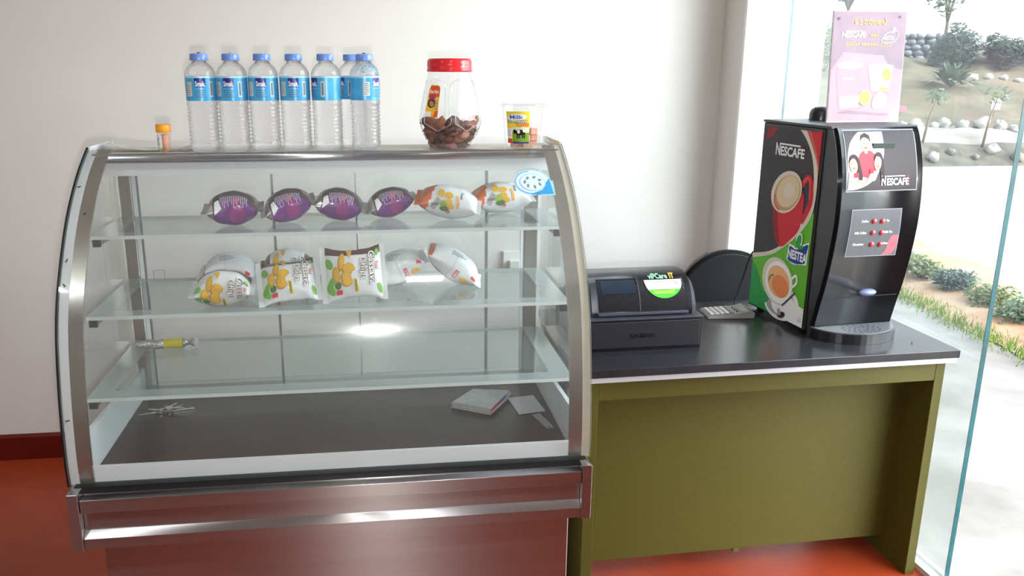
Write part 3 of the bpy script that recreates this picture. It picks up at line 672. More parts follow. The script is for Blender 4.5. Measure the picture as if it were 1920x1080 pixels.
    if kind in ('cassava', 'cassava_plain', 'brownend'):
        for k, (a, c, rx, ry, ro) in enumerate(((-.42, .42, .10, .34, -8), (-.22, .08, .17, .20, 15), (-.28, -.22, .16, .20, -20), (-.25, -.42, .18, .16, 30), (-.62, -.1, .12, .28, 0), (-.10, .18, .12, .18, 40))):
            m.mat(yel2).stamp(tri2(ell(a, c, rx*1.2, ry*1.2, ro, 14)), mp, 1+k*.3, .1); m.mat(yel).stamp(tri2(ell(a+.02, c+.02, rx*.95, ry*1.0, ro, 12)), mp, 3, .1)
        for (cx_, st, wd, hh) in ((.58, .80, 1.35, .22), (.28, .58, .95, .21)):
            T1 = text('Cassava' if cx_ > .5 else 'Chips', 0, 0, hh, wd, .065); T2 = text('Cassava' if cx_ > .5 else 'Chips', 0, 0, hh, wd, .015)
            m.mat(tbr).stamp(rt(T1, cx_, st), mp, 5); m.mat(white_flat).stamp(rt(T2, cx_, st), mp, 6)
        m.mat(mat('bag_tag_yellow', 'e6c832', .4)).stamp(tri2([(-.02, -.3), (.11, -.32), (.16, -.82), (.03, -.84)]), mp, 4, .1); m.mat(black_flat).stamp(rt(text('ORIGINAL', 0, 0, .06, .46, .03), .04, -.34), mp, 7)
        m.mat(red).stamp(tri2(rect(-.66, -.86, -.44, -.70)), mp, 3, .1); m.mat(grn2).stamp(tri2(ell(-.58, -.52, .12, .16)), mp, 2, .1)
        for (a, c, rx, ry, ro) in ((-.86, .35, .13, .22, 20), (-.82, -.40, .12, .25, -20), (-.84, -.62, .12, .25, 30), (.93, -.62, .08, .18, 10), (.88, .72, .07, .12, 0)):
            m.mat(grn).stamp(tri2(ell(a, c, rx, ry, ro, 12)), mp, 3, .1)
        m.mat(pnk).stamp(rt(text('Real', 0, 0, .1, .3, .04), .82, .35), mp, 4)
        m.mat(yel).stamp(tri2([(-.25, .98), (-.02, .98), (-.05, .70), (-.12, .55), (-.18, .75)]), mp, 2, .1)
    if kind == 'back':
        m.mat(red).stamp(tri2(rect(.12, -.55, .26, -.05)), mp, 2, .1); m.mat(white_flat).stamp(rt(text('CHIPS', 0, 0, .07, .38, .03), .16, -.1), mp, 4)
        m.mat(yel).stamp(tri2(ell(.55, -.45, .18, .22)), mp, 1, .1); m.mat(red).stamp(tri2(rect(.70, .0, .88, .22)), mp, 1, .1)
        m.mat(lab_g).stamp(lines(-.3, .85, .3, .55, 3, .3, .4, 2), mp, 1); m.mat(black_flat).stamp(lines(-.5, -.72, .2, -.92, 2, .3, .4, 6), mp, 1)
        m.mat(mat('bag_seam_grey', 'b4b8bc', .4)).stamp(stroke([(-.1, .9), (-.04, 0), (-.1, -.9)], .02), mp, 1, .1)
    m.build('pouch', t_)
    for e in (-1, 1):
        m = MB(); m.xf = base; mt = {'purple': foil if e < 0 else plum, 'whiteorange': org if e < 0 else bwh, 'cassava': bwh, 'cassava_plain': bwh, 'brownend': bro, 'back': bwh}[kind]
        m.mat(mt)
        for o_ in (0, .0006):
            m.grid(lambda u, v, o_=o_: (e*(L/2-.0006+.013*u), (-1+2*v)*Wd/2, .0016*math.sin(7*v+seed)*u+.0005*math.sin(u*22)+(o_-.0003)), 8, 16)
        m.build('crimped_seal', t_)
S1 = H+.5315+.0003; S2 = H+.351+.0003
G1 = 'purple snack bags on the top shelf'; G2 = 'white and orange snack bags on the top shelf'; G3 = 'white snack bags on the middle shelf'
bag('purple', .334, .445, S1, 'purple puffed snack bag, leftmost on the top shelf', G1, 4, 6, 1, seed=1, T=.090, Wd=.105, L=.132)
bag('purple', .473, .475, S1, 'purple snack bag tilted up to the right, second from the left on the top shelf', G1, 6, 6, 15, seed=2, T=.088, Wd=.105, L=.126)
bag('purple', .610, .490, S1, 'purple snack bag sloping down to the right, third on the top shelf', G1, -2, 6, -9, seed=3, T=.088, Wd=.105, L=.126)
bag('purple', .749, .515, S1, 'purple snack bag raised against its neighbour, rightmost of the purple ones', G1, 3, 4, 14, seed=4, T=.082, Wd=.105, L=.126)
bag('whiteorange', .908, .468, S1, 'white snack bag with an orange end, right of the purple bags', G2, -8, 14, -9, seed=5, L=.158, Wd=.105, T=.092)
bag('whiteorange', 1.066, .545, S1, 'white snack bag farthest right on the top shelf, behind its twin', G2, 0, 8, 1, seed=6, L=.162, Wd=.105, T=.092)
bag('cassava_plain', .318, .300, S2, 'plump white cassava chips bag lying front left on the middle shelf', G3, 2, 12, 1, seed=7, L=.135, Wd=.095, T=.092)
bag('cassava', .480, .318, S2, 'white cassava chips bag leaning back, second from the left at the front', G3, 4, 46, 5, seed=8, L=.135, Wd=.130, T=.07)
bag('cassava', .646, .315, S2, 'upright white cassava chips bag with a brown top band, centre of the middle shelf', G3, 0, 64, 3, seed=9, L=.142, Wd=.148, T=.06)
bag('back', .312, .455, S2, 'white snack bag half hidden behind the front left cassava bag', G3, 0, 8, 0, seed=10, L=.135, Wd=.11, T=.105)
bag('brownend', .462, .485, S2, 'brown-ended snack bag peeking from behind the second cassava bag', G3, 0, 8, 0, seed=11, L=.13, Wd=.11, T=.105)
bag('back', .768, .455, S2, 'white snack bag tilted up to the right, next to the upright cassava bag', G3, 4, 8, 22, seed=12, L=.138, Wd=.10, T=.096)
bag('back', .918, .45, S2, 'white snack bag sloping down to the right, last on the middle shelf', G3, -4, 8, -34, seed=13, L=.160, Wd=.10, T=.084)

# ------------------------------------------------------------------ small things inside the case
DK = H+.0004
t = thing('wrapped_roll', 'silver foil roll with a yellow band at the back left of the bottom shelf', 'roll', (.118, .530, H+.1658), math.radians(3))
t.scale = (1.2, 1.2, 1.2)
ff = mat('crinkled_foil', 'e4e4e4', .2, .85, bump=.8, bscale=120)
m = MB(); m.mat(ff).tube([(-.075+.01*k, .001*math.sin(k), .0125+.001*math.cos(2*k)) for k in range(6)]+[(-.02, 0, .0125), (.03, 0, .0125)], [.004, .007, .0095, .011, .0115, .0115, .0115, .0115], 12); m.tube([(.031, 0, .0125), (.036, 0, .0125), (.042, 0, .012), (.050, .002, .013), (.060, -.001, .012)], [.0115, .008, .0045, .009, .011], 12); m.build('foil_wrap', t)
m = MB(); m.mat(mat('yellow_band', 'd9c62c', .35)).lathe([(.0118, 0), (.0118, .042)], seg=24); o = m.build('paper_band', t); o.rotation_euler = (0, PI/2, 0); o.location = (-.012, 0, .0125)
# keys
t = thing('key_bunch', 'small bunch of metal keys at the left of the dark deck', 'keys', (.105, .462, DK))
ks = mat('key_metal', 'cfcdc6', .3, .9)
rd = random.Random(3)
for k, a in enumerate((12, 196, 35, 170, 60, 350)):
    m = MB(); m.xf = Matrix.Translation((0, 0, .001+.0022*k)) @ Matrix.Rotation(math.radians(a), 4, 'Z') @ Matrix.Rotation(math.radians(rd.uniform(-2, 3)), 4, 'Y')
    Lk = (.058, .05, .03, .028, .026, .035)[k]
    m.mat(ks).prism(ell(.012, 0, .010, .009, 0, 14), 0, .0018, 'z').prism([(.020, -.0028), (.020+Lk, -.0028)]+[(.020+Lk-.005*j, .0028+(.0012 if j % 2 else -.001)) for j in range(int(Lk/.005))]+[(.020, .003)], 0, .0016, 'z'); m.build('key', t)
m = MB(); m.mat(ks).tube([(.011*math.cos(a_*PI/8), .011*math.sin(a_*PI/8), .008) for a_ in range(17)], .0009, 6, False); m.build('key_ring', t)
# folded papers
nm = mat('newsprint', 'b9b7b4', .8, var=.1, scale=80)
for k in range(4):
    m = MB(); m.mat(nm); cs = [(-.085, -.01), (.02, -.075), (.10, .06), (-.01, .085)]
    m.prism([(x*(1-.012*k)+.003*math.sin(k*2), y*(1-.012*k)) for x, y in cs], 0, .0042, 'z')
    m.mat(mat('newsprint_red', 'a83a48', .7)).prism([(.020, -.0754), (.058, -.009), (.0585, -.0095), (.0205, -.0759)], .0003, .0038, 'z'); m.mat(mat('newsprint_blue', '3a5aa0', .7)).prism([(.058, -.009), (.078, .025), (.0785, .0245), (.0585, -.0095)], .0003, .0038, 'z')
    o = m.build('folded_newspaper'); o.location = (.990, .405, DK+.0003+.0046*k); o.rotation_euler = (0, 0, .03*math.sin(k*3))
    tag(o, 'folded grey newspaper, %s of the pile of four on the dark deck' % ('lowest', 'second from the bottom', 'second from the top', 'topmost')[k], 'newspaper', 'newspapers on the deck')
sheet('loose_paper', 'greyish white paper sheet between the newspapers and the right curb', 'paper', 1.120, .385, DK, .078, .115, .12, lambda u, v: .003*v*v+.002*u, mat('greyish_paper', 'c8c8cb', .7))
t = thing('metal_spatula', 'flat metal spatula lying by the right curb of the deck', 'spatula', (1.145, .27, DK), math.radians(12))
m = MB(); m.mat(steel_v).prism([(-.011, -.05), (.011, -.05), (.013, .05), (-.013, .05)], 0, .0022, 'z'); m.build('blade', t)
m = MB(); m.mat(dark_grey).prism(ell(0, -.041, .003, .003, 0, 12), .00225, .003, 'z'); m.build('hole_rivet', t)

# ------------------------------------------------------------------ coffee machine
TT = .7503
cm = thing('coffee_machine', 'black hot drinks machine with a printed side, on the right end of the olive counter', 'drinks machine', (1.958, .790, TT), math.radians(5.87))
MW = .282
m = MB(); m.mat(black_pl).box(0, MW, -.315, 0, .012, .618, .004); m.build('cabinet', cm)
for fx in (.03, MW-.03):
    for fy in (-.03, -.27):
        m = MB(); m.mat(black_rub).lathe([(0, 0), (.012, 0), (.012, .0118), (0, .0118)], c=(fx, fy, 0), seg=14); m.build('foot', cm)
VP = catmull([(.345, .028), (.362, .10), (.380, .17), (.396, .26), (.4055, .35), (.404, .43), (.396, .50), (.380, .56), (.362, .605), (.350, .622)], 5)
def vp(z):
    for (a, b), (c, d) in zip(VP, VP[1:]):
        if b <= z <= d: return a+(c-a)*(z-b)/(d-b)
    return VP[0][0] if z < VP[0][1] else VP[-1][0]
m = MB(); m.mat(black_sat); pts = [(-.3155, .028)]+[(-a, b) for a, b in VP]+[(-.3155, .625)]
m.sm = True
m.prism(pts, .014, MW-.006, 'x'); dr = m.build('front_door', cm)
for p in dr.data.polygons: p.use_smooth = abs(p.normal.x) < .5 and abs(p.normal.y) > .5
m = MB(); m.mat(black_sat)
for x0, x1 in ((.006, .0138), (MW-.0058, MW+.004)):
    pp_ = [(-.3155, .028)]+[(-a+.012, b) for a, b in VP]+[(-.3155, .628)]
    m = MB(); m.mat(black_sat).prism(pp_, x0, x1, 'x'); m.build('door_side_trim', cm)
m = MB(); m.mat(mat('black_pl_top', '222327', .4)).box(-.002, MW+.002, -.345, .002, .6182, .626, .002); m.build('top_cover', cm)
m = MB(); m.mat(black_sat).lathe([(.036, .6262), (.036, .645), (.032, .658), (.020, .667), (0, .669)], c=(.152, -.075, 0), seg=28); m.build('canister_lid', cm)
# printed side
ms = lambda a, z, l: (-.0006-l, -a, z)
g_dk = mat('art_charcoal', '38343a', .4); g_gr = mat('art_green', '63b52e', .4); g_gr2 = mat('art_deep_green', '2f9a4c', .4); g_crm = mat('art_cream', 'd9cdbd', .4); g_red = mat('art_red', 'c81f2e', .4); g_dr = mat('art_dark_red', '8e1820', .4); g_tan = mat('art_coffee', 'd8c39c', .4); g_tan2 = mat('art_coffee_dark', 'c09a66', .4)
g_org = mat('art_tea', 'e88a4e', .4); g_org2 = mat('art_tea_light', 'f0b27a', .4); g_blu = mat('art_navy', '1f3f8c', .4); g_gry = mat('art_grey', 'a9a7a6', .4); g_pnk = mat('art_soft_red', 'd0604f', .4); g_brn = mat('art_brown', '4a3530', .4)
m = MB()
S = lambda mt, sh, l: m.mat(mt).stamp(sh, ms, l)
X0, X1, Z0, Z1 = .006, .309, .018, .607
S(g_dk, tri2(rect(X0, Z0, X1, Z1)), 1)
swL = catmull([(.203, .607), (.240, .578), (.272, .535), (.290, .480), (.293, .431), (.283, .382), (.253, .332), (.216, .293), (.187, .263), (.101, .216), (.006, .190)], 5)
swR = catmull([(.235, .607), (.270, .562), (.300, .514), (.309, .470), (.309, .416), (.300, .366), (.272, .324), (.230, .284), (.190, .254), (.115, .208), (.006, .174)], 5)
S(g_gr, tri2([(X1, .375)]+[p for p in swR if p[1] < .375]+[(X0, Z0), (X1, Z0)]), 2)
S(g_gr2, tri2(catmull([(X0, .165), (.04, .14), (.075, .09), (.11, .055), (.17, .03), (.175, Z0)], 5)+[(X0, Z0)]), 3)
S(g_pnk, tri2([(.235, .607)]+[p for p in swR if p[1] > .44]+[(X1, .44), (X1, .607)]), 2)
S(g_red, tri2([(.255, .607), (.290, .550), (X1, .510), (X1, .607)]), 3)
for i in range(len(swL)-1): S(g_crm, [(swL[i], swR[i], swR[i+1]), (swL[i], swR[i+1], swL[i+1])], 4)
S(g_dr, tri2([(.030, .605), (.085, .605), (.058, .575), (.020, .562)]), 2)
S(g_red, tri2(catmull([(.089, .385), (.098, .347), (.112, .290), (.135, .252), (.165, .243), (.205, .272), (.240, .305), (.252, .341), (.248, .425), (.171, .36)], 4, True)), 5)
S(g_dr, tri2([(.092, .38), (.112, .290), (.135, .255), (.150, .250), (.135, .30), (.120, .365)]), 6)
S(g_red, stroke(catmull([(.240, .445), (.262, .470), (.280, .460), (.287, .400), (.252, .335)], 5), .020), 5)
S(g_pnk, stroke(catmull([(.245, .455), (.262, .470), (.276, .462), (.281, .41)], 5), .006), 7)
S(g_crm, tri2(ell(.162, .414, .084, .062, 28, 36)), 8); S(g_tan2, tri2(ell(.167, .412, .072, .052, 28, 36)), 9); S(g_tan, tri2(ell(.172, .417, .062, .046, 28, 36)), 10); S(g_crm, tri2(ell(.178, .422, .030, .022, 20, 24)), 11)
S(g_pnk, stroke(catmull([(.105, .400), (.108, .372), (.135, .355)], 6), .008), 11)
S(white_flat, text('N', .084, .524, .036, .024, .03), 5); S(white_flat, text('ESCAFE', .111, .524, .027, .124, .03), 5); S(white_flat, tri2(rect(.108, .5555, .212, .5605)), 5); S(g_dr, tri2([(.217, .556), (.228, .566), (.225, .554)]), 6)
# tea side
S(white_flat, tri2(ell(.190, .066, .094, .056, 8, 36)), 5); S(g_gry, tri2(ell(.185, .066, .080, .044, 8, 36)), 6); S(white_flat, tri2(ell(.205, .062, .066, .036, 8, 30)), 7)
S(g_gr2, tri2(ell(.095, .060, .038, .018, 25, 18)), 7)
S(g_crm, tri2(ell(.160, .130, .086, .074, -12, 36)), 8); S(white_flat, tri2(ell(.168, .128, .074, .066, -12, 36)), 9); S(g_org2, tri2(ell(.168, .130, .062, .050, -8, 30)), 10); S(g_org, tri2(ell(.180, .118, .046, .034, -8, 30)), 11); S(g_gr2, stroke(catmull([(.115, .12), (.125, .14), (.14, .145)], 5), .006), 12)
S(white_flat, stroke(catmull([(.235, .155), (.256, .170), (.262, .150), (.245, .132)], 5), .008), 9)
S(g_brn, stroke([(.200, .060), (.262, .118)], .006), 12); S(g_brn, tri2(ell(.200, .030, .022, .010, 20, 16)), 12); S(g_gry, tri2(ell(.188, .036, .010, .012, 20, 16)), 13)
S(white_flat, tri2([(.255, .085), (.309, .078), (.309, .019), (.215, .019)]), 6)
S(g_gry, text('50', .284, .032, .014, .018), 8)
S(white_flat, tri2([(.208, .262), (.245, .258), (.306, .284), (.304, .214), (.235, .202), (.200, .212)]), 13); S(g_blu, tri2(catmull([(.212, .255), (.243, .250), (.275, .264), (.304, .277), (.298, .245), (.298, .220), (.265, .209), (.235, .207), (.205, .215)], 3, True)), 14)
S(white_flat, text('NESTEA', .206, .220, .026, .097, .035), 16)
S(white_flat, tri2(ell(.256, .279, .016, .026, -18, 18)), 15); S(g_gr2, tri2(ell(.256, .279, .012, .022, -18, 18)), 16); S(g_gr, tri2(ell(.240, .268, .007, .016, 25, 14)), 16); S(g_gr2, tri2(ell(.268, .262, .016, .006, 15, 14)), 17)
m.build('side_print', cm)
# front plate and prints
mf = lambda u, z, l: (u, -vp(z)-l, z)
def FP(name, shapes, parent=cm, ml=.012):
    m = MB()
    for mt, sh, l in shapes: m.mat(mt).stamp(sh, mf, l, ml)
    return m.build(name, parent)
pl_m = mat('front_plate_maroon_grey', '2a2125', .35); outl = mat('plate_outline', '8f949b', .3)
skin = mat('print_skin', 'c99a82', .5); hair = mat('print_hair', '2c1c22', .5); shirt = mat('print_shirt_red', 'd83a44', .5); blouse = mat('print_blouse', 'c9b4b8', .5); cup_r = mat('print_cup_red', 'c8283a', .5)
FP('front_plate', [(outl, tri2(rect(.026, .447, .258, .617)), 1), (pl_m, tri2(rect(.0285, .4495, .2555, .6145)), 2),
 (mat('print_pale_background', 'c4c2c4', .5), tri2(catmull([(.0287, .50), (.032, .545), (.042, .578), (.058, .598), (.075, .611)], 4)+[(.152, .611), (.152, .565)]+catmull([(.150, .55), (.140, .519), (.122, .488), (.095, .466), (.060, .454), (.0287, .452)], 4)), 3),
 (shirt, tri2(catmull([(.066, .50), (.068, .545), (.085, .56), (.105, .560), (.122, .545), (.124, .51), (.10, .485)], 3, True)), 4),
 (skin, tri2(ell(.092, .578, .0145, .022)), 5), (hair, tri2([(.076, .585), (.080, .602), (.094, .609), (.108, .601), (.109, .582), (.104, .592), (.090, .597), (.080, .592)]), 6), (skin, tri2(rect(.087, .552, .097, .562)), 5),
 (hair, tri2(catmull([(.034, .528), (.040, .547), (.053, .551), (.066, .540), (.072, .515), (.078, .490), (.072, .472), (.060, .480), (.058, .505), (.050, .535)], 3, True)), 7), (skin, tri2(ell(.048, .521, .0125, .021, 10)), 8), (hair, tri2([(.034, .530), (.040, .546), (.054, .549), (.061, .532), (.055, .539), (.045, .540)]), 9),
 (hair, tri2(catmull([(.116, .53), (.119, .549), (.130, .556), (.142, .548), (.147, .520), (.148, .490), (.138, .478), (.134, .505)], 3, True)), 7), (skin, tri2(ell(.127, .526, .0115, .020, -8)), 8), (hair, tri2([(.116, .532), (.121, .550), (.134, .553), (.140, .535), (.133, .543), (.123, .545)]), 9),
 (blouse, tri2([(.030, .455), (.034, .505), (.048, .502), (.062, .49), (.066, .462)]), 9), (blouse, tri2([(.088, .470), (.100, .495), (.116, .505), (.124, .49), (.118, .478)]), 8), (cup_r, tri2(rect(.048, .487, .064, .500)), 10), (cup_r, tri2(rect(.100, .498, .112, .510)), 10),
 (skin, tri2([(.045, .458), (.062, .470), (.092, .468), (.095, .473), (.062, .482), (.040, .465)]), 9),
 (hair, tri2(ell(.045, .526, .0015, .001)), 9), (hair, tri2(ell(.053, .527, .0015, .001)), 9), (hair, tri2(ell(.087, .581, .0015, .001)), 9), (hair, tri2(ell(.097, .581, .0015, .001)), 9), (cup_r, tri2(ell(.049, .513, .004, .0012)), 9), (cup_r, tri2(ell(.092, .568, .005, .0014)), 9), (cup_r, tri2(ell(.126, .517, .004, .0012)), 9),
 (outl, stroke([(.136, .595), (.150, .595), (.150, .584)], .0012), 5), (outl, text('Y', .139, .586, .007), 5),
 (white_flat, text('N', .139, .464, .026, .014, .03), 7), (white_flat, text('ESCAFE', .157, .464, .0185, .072, .03), 7), (white_flat, tri2(rect(.156, .4872, .216, .4900)), 7), (cup_r, tri2([(.222, .484), (.228, .493), (.227, .482)]), 4)])
m = MB(); m.mat(mat('display_dark_green', '2b3a30', .15)).box(.115, .187, -vp(.572)-.0035, -vp(.572)+.004, .564, .580, .001); m.build('display_window', cm)
bp = FP('button_panel', [(outl, tri2([(.052, .257), (.222, .255), (.216, .396), (.052, .397)]), 1), (mat('panel_grey', '5c5d5f', .3), tri2([(.054, .259), (.220, .257), (.214, .394), (.054, .395)]), 2),
 (mat('panel_red', 'f0606a', .4), tri2(catmull([(.172, .259), (.184, .275), (.188, .300), (.197, .316), (.2165, .318)], 4)+catmull([(.2175, .300), (.215, .276), (.205, .262), (.195, .259)], 4)), 3),
 (white_flat, text('Coffee', .087, .359, .0065, .022, .02), 3), (white_flat, text('Milk Coffee', .070, .325, .0065, .038, .02), 3), (white_flat, text('Chocolate', .070, .291, .0065, .035, .02), 3),
 (white_flat, text('Tea', .168, .359, .0065, .010, .02), 3), (white_flat, text('Milk Tea', .168, .325, .0065, .026, .02), 3), (white_flat, text('Water', .170, .291, .0065, .017, .02), 3)])
rb = mat('red_button', 'dc3340', .25, coat=.5)
for (u, z) in ((.127, .362), (.155, .361), (.129, .328), (.158, .327), (.132, .293), (.161, .292)):
    m = MB(); m.xf = Matrix.Translation((u, -vp(z)-.0012, z)) @ Matrix.Rotation(PI/2, 4, 'X'); m.mat(rb).lathe([(.0068, 0), (.0068, .003), (.0055, .0048), (0, .0052)], seg=20); m.build('button', bp)
m = MB(); m.mat(mat('nozzle_blue_grey', '6b7391', .25)); m.xf = Matrix.Translation((.160, -vp(.144), .140)); m.blob((0, 0, 0), (.030, .016, .011), 24, 12, 0); m.build('dispensing_nozzle', cm)
m = MB(); m.mat(black_sat); 
m.stamp(tri2(rect(.034, .1265, .262, .1305)), lambda u, z, l: (u, -vp(z)-l, z), 8, .02, .0006); m.build('door_ledge', cm)
# drip tray
def dsh(r, k=1): return [(.142+r*math.cos(a_), -.330-k*math.sin(a_)) for a_ in [PI*i/24 for i in range(25)]]
m = MB(); m.mat(black_sat).prism(dsh(.140, .115), .0, .030, 'z'); m.build('drip_tray', cm).data
m = MB(); m.mat(mat('tray_top_grey', '6a6b6e', .3)).prism(dsh(.134, .108), .0302, .0325, 'z')
m.mat(black_flat)
for k in range(3):
    for j in range(8+4*k):
        a_ = 2*PI*j/(8+4*k); r_ = .014+.012*k; m.prism(ell(.142+r_*1.5*math.cos(a_), -.392+r_*math.sin(a_), .004, .002, 0, 8), .0326, .0329, 'z')
for x_ in (.03, .25): m.prism(ell(x_, -.345, .007, .004, 0, 12), .0326, .0329, 'z')
m.build('drip_grate', cm)

# ------------------------------------------------------------------ poster board standing on the machine
pt = thing('poster_board', 'maroon advertising board, its print paled for glare, leaning upright on top of the drinks machine', 'poster', (2.062, .600, TT+.6268), math.radians(4))
pt.rotation_euler = (math.radians(-4), 0, math.radians(2))
haze_mar = mat('poster_maroon_hazed', '9c8590', .5, color2='8b7c86', scale=9); haze_pk = mat('poster_pink_hazed', 'b8969d', .5, color2='b38a94', scale=7); pyl = mat('poster_yellow', 'd6be62', .5); pwt = mat('poster_white', 'd8d0d0', .5)  # print colours paled to stand in for glare haze, pinker towards the bottom
m = MB(); m.mat(mat('poster_board_white', 'c9c6c6', .6)).box(0, .238, .0, .006, 0, .322, .001); m.build('board', pt)
ps = lambda x, z, l: (x, -l-.0003, z)
m = MB(); P_ = lambda mt, sh, l: m.mat(mt).stamp(sh, ps, l)
P_(haze_mar, tri2([(0.002, .15), (.002, .320), (.236, .320), (.236, .15)]), 1)
P_(haze_pk, tri2([(.002, .006)]+catmull([(.195, .003), (.208, .010), (.212, .035)], 4)+catmull([(.225, .040), (.232, .050), (.236, .06)], 3)+[(.236, .152), (.190, .165), (.170, .195), (.040, .205), (.002, .152)]), 2)
P_(pwt, tri2(ell(.063, .166, .042, .011)), 4); P_(mat('poster_mug', 'bf8f97', .5), tri2([(.021, .160), (.105, .160), (.098, .050), (.030, .050)]), 3)
P_(pwt, tri2([(.122, .163), (.205, .163), (.195, .092), (.138, .092)]), 4); P_(pwt, tri2(ell(.1635, .164, .0415, .007)), 5); P_(pyl, tri2(ell(.185, .14, .014, .018, 20)), 6); P_(g_gry, stroke(ell(.165, .115, .019, .008), .0015), 6); P_(pyl, tri2(rect(.165, .093, .193, .102)), 6)
P_(pwt, tri2([(.035, .075), (.095, .078), (.100, .085), (.100, .045), (.038, .040)]), 5); P_(g_gry, text('35', .046, .050, .018, .026), 6); P_(pyl, tri2(ell(.118, .072, .020, .021)), 7); P_(pwt, stroke(ell(.118, .072, .020, .021), .0015), 8)
P_(pwt, tri2(catmull([(.145, .045), (.148, .075), (.168, .090), (.186, .080), (.190, .048), (.168, .038)], 3, True)), 5); P_(g_gry, text('30', .155, .052, .018, .024), 6)
P_(pwt, text('NESCAFE', .030, .247, .016, .078, .04), 4); P_(pwt, tri2(rect(.040, .264, .095, .266)), 4); P_(pwt, tri2(rect(.040, .124, .078, .130)), 5)
P_(pwt, stroke(catmull([(.160, .237), (.172, .256), (.200, .266), (.212, .262), (.205, .238), (.175, .231)], 5, True), .002), 4); P_(pwt, text('NESTEA', .165, .240, .011, .038, .02), 4); P_(pwt, tri2(ell(.197, .267, .004, .010, -25)), 4)
# Sinhala-style lettering drawn as looped strokes
def glyphs(x, z, h, n, w, mt, seed=1):
    forms = {'o': [(.1, .45), (.3, .75), (.6, .7), (.7, .35), (.4, .15), (.15, .3), (.35, .5), (.55, .4)], 'r': [(.35, .95), (.1, .7), (.25, .45), (.55, .5), (.6, .2), (.35, .0), (.15, .15)], 'j': [(.1, .6), (.3, .8), (.45, .55), (.6, .8), (.8, .6), (.75, .2), (.4, .1), (.15, .25), (.3, .4)], 'n': [(.1, .15), (.05, .5), (.3, .6), (.4, .3), (.3, .1), (.55, .1), (.75, .35), (.6, .65), (.45, .55)], 'l': [(.1, .1), (.05, .5), (.3, .6), (.35, .25), (.6, .05), (.85, .4), (.75, .85), (.55, 1.1), (.8, 1.15)]}
    q = 'orjjnnl' if seed == 1 else ''.join(random.Random(seed).choice('orjnl') for _ in range(n))
    cw = w/len(q)
    for k, c in enumerate(q): P_(mt, stroke([(x+cw*(k+p[0]), z+h*p[1]) for p in catmull(forms[c], 4)], h*.13), 5)
glyphs(.068, .283, .017, 6, .104, pyl, 1); glyphs(.122, .249, .010, 3, .026, pyl, 5); glyphs(.042, .222, .009, 5, .046, pyl, 6); glyphs(.094, .222, .009, 6, .058, pyl, 7); glyphs(.158, .221, .009, 4, .038, pyl, 8)
P_(mat('poster_stain', '74606c', .6), tri2(ell(.018, .300, .004, .004)), 6); P_(mat('poster_stain', ''), tri2(ell(.214, .306, .003, .0035)), 6); P_(haze_mar, tri2([(.03, .028), (.20, .020), (.20, .026), (.06, .036)]), 4)
m.build('poster_print', pt)

# ------------------------------------------------------------------ cash register
rg = thing('cash_register', 'black cash register on the counter, next to the display case', 'cash register', (1.292, .392, TT), math.radians(1.5))
bk = mat('register_body', '1b1c22', .42, bump=.04, bscale=600); bk2 = mat('register_hood', '23252c', .3, coat=.15); bk3 = mat('register_lip', '3a3d47', .4)
m = MB(); m.mat(bk).prism([(0, .010), (.004, .0), (.36, .0), (.36, .094), (.0, .094)], 0, .342, 'x'); m.build('drawer_housing', rg)
m = MB(); m.mat(bk).box(.006, .336, -.006, -.0004, .010, .088, .004); dw = m.build('drawer_front', rg)
m = MB(); m.mat(mat('embossed_black', '0a0a0d', .35)); m.stamp(text('SAM4S', .125, .040, .013, .075, .02), lambda x, z, l: (x, -.0063-l, z), 1); m.build('raised_lettering', dw)
m = MB(); m.mat(bk3).box(-.002, .344, -.008, .362, .0945, .0985, .001); m.build('housing_lip', rg)
hp = catmull([(.018, .0988), (.020, .118), (.032, .150), (.052, .180), (.078, .200), (.105, .207)], 5)
m = MB(); m.mat(bk2); m.sm = True; m.prism(hp+[(.16, .207), (.25, .170), (.30, .0988)], .018, .318, 'x'); hd = m.build('hood', rg)
for p in hd.data.polygons: p.use_smooth = abs(p.normal.x) < .5
for x0, x1 in ((.004, .0178), (.3182, .332)):
    m = MB(); m.mat(bk3).prism([(.024, .0988), (.028, .122), (.046, .156), (.070, .178), (.10, .188), (.16, .188), (.25, .15), (.31, .0988)], x0, x1, 'x'); m.build('side_cheek', rg)
def hf(t):  # t = height on the hood curve
    for (a, b), (c, d) in zip(hp, hp[1:]):
        if b <= t <= d: return a+(c-a)*(t-b)/(d-b+1e-9), Vector((0, -(d-b), c-a)).normalized()
    return hp[-1][0], Vector((0, 0, 1))
def mh(x, z, l): y, n = hf(z); return (x, y+n.y*l, z+n.z*l)
m = MB(); m.mat(mat('register_panel', '15161b', .25, coat=.3)).stamp(tri2(rect(.040, .112, .300, .196)), mh, 2, .012); m.build('hood_panel', rg)
m = MB(); m.mat(mat('register_display', '1e2c3a', .12, coat=.5)).stamp(tri2(rect(.050, .160, .150, .192)), mh, 5, .008); m.build('display_window', rg)
m = MB(); m.mat(bk3).stamp(tri2(rect(.160, .112, .163, .204)), mh, 5, .008); m.build('panel_seam', rg)
m = MB(); m.mat(bk3).box(.034, .304, .008, .022, .103, .111, .002); m.build('lower_lip', rg)
m = MB(); gs = mat('sticker_green', '4bb83c', .4)
halfe = [(.238+.056*math.cos(a_), .190+.046*math.sin(a_)) for a_ in [PI+PI*k/24 for k in range(25)]]
m.mat(white_flat).stamp(tri2(halfe), mh, 7, .006); m.mat(gs).stamp(tri2([p for p in halfe if p[1] < .1685]), mh, 9, .006)
m.mat(mat('sticker_lime', '8fe04a', .4)).stamp(tri2(rect(.205, .156, .268, .165)), mh, 10, .006); m.mat(lab_g).stamp(lines(.198, .1875, .255, .1805, 2, .2, .35, 2), mh, 10); m.mat(g_gry).stamp(tri2(rect(.272, .176, .284, .187)), mh, 10)
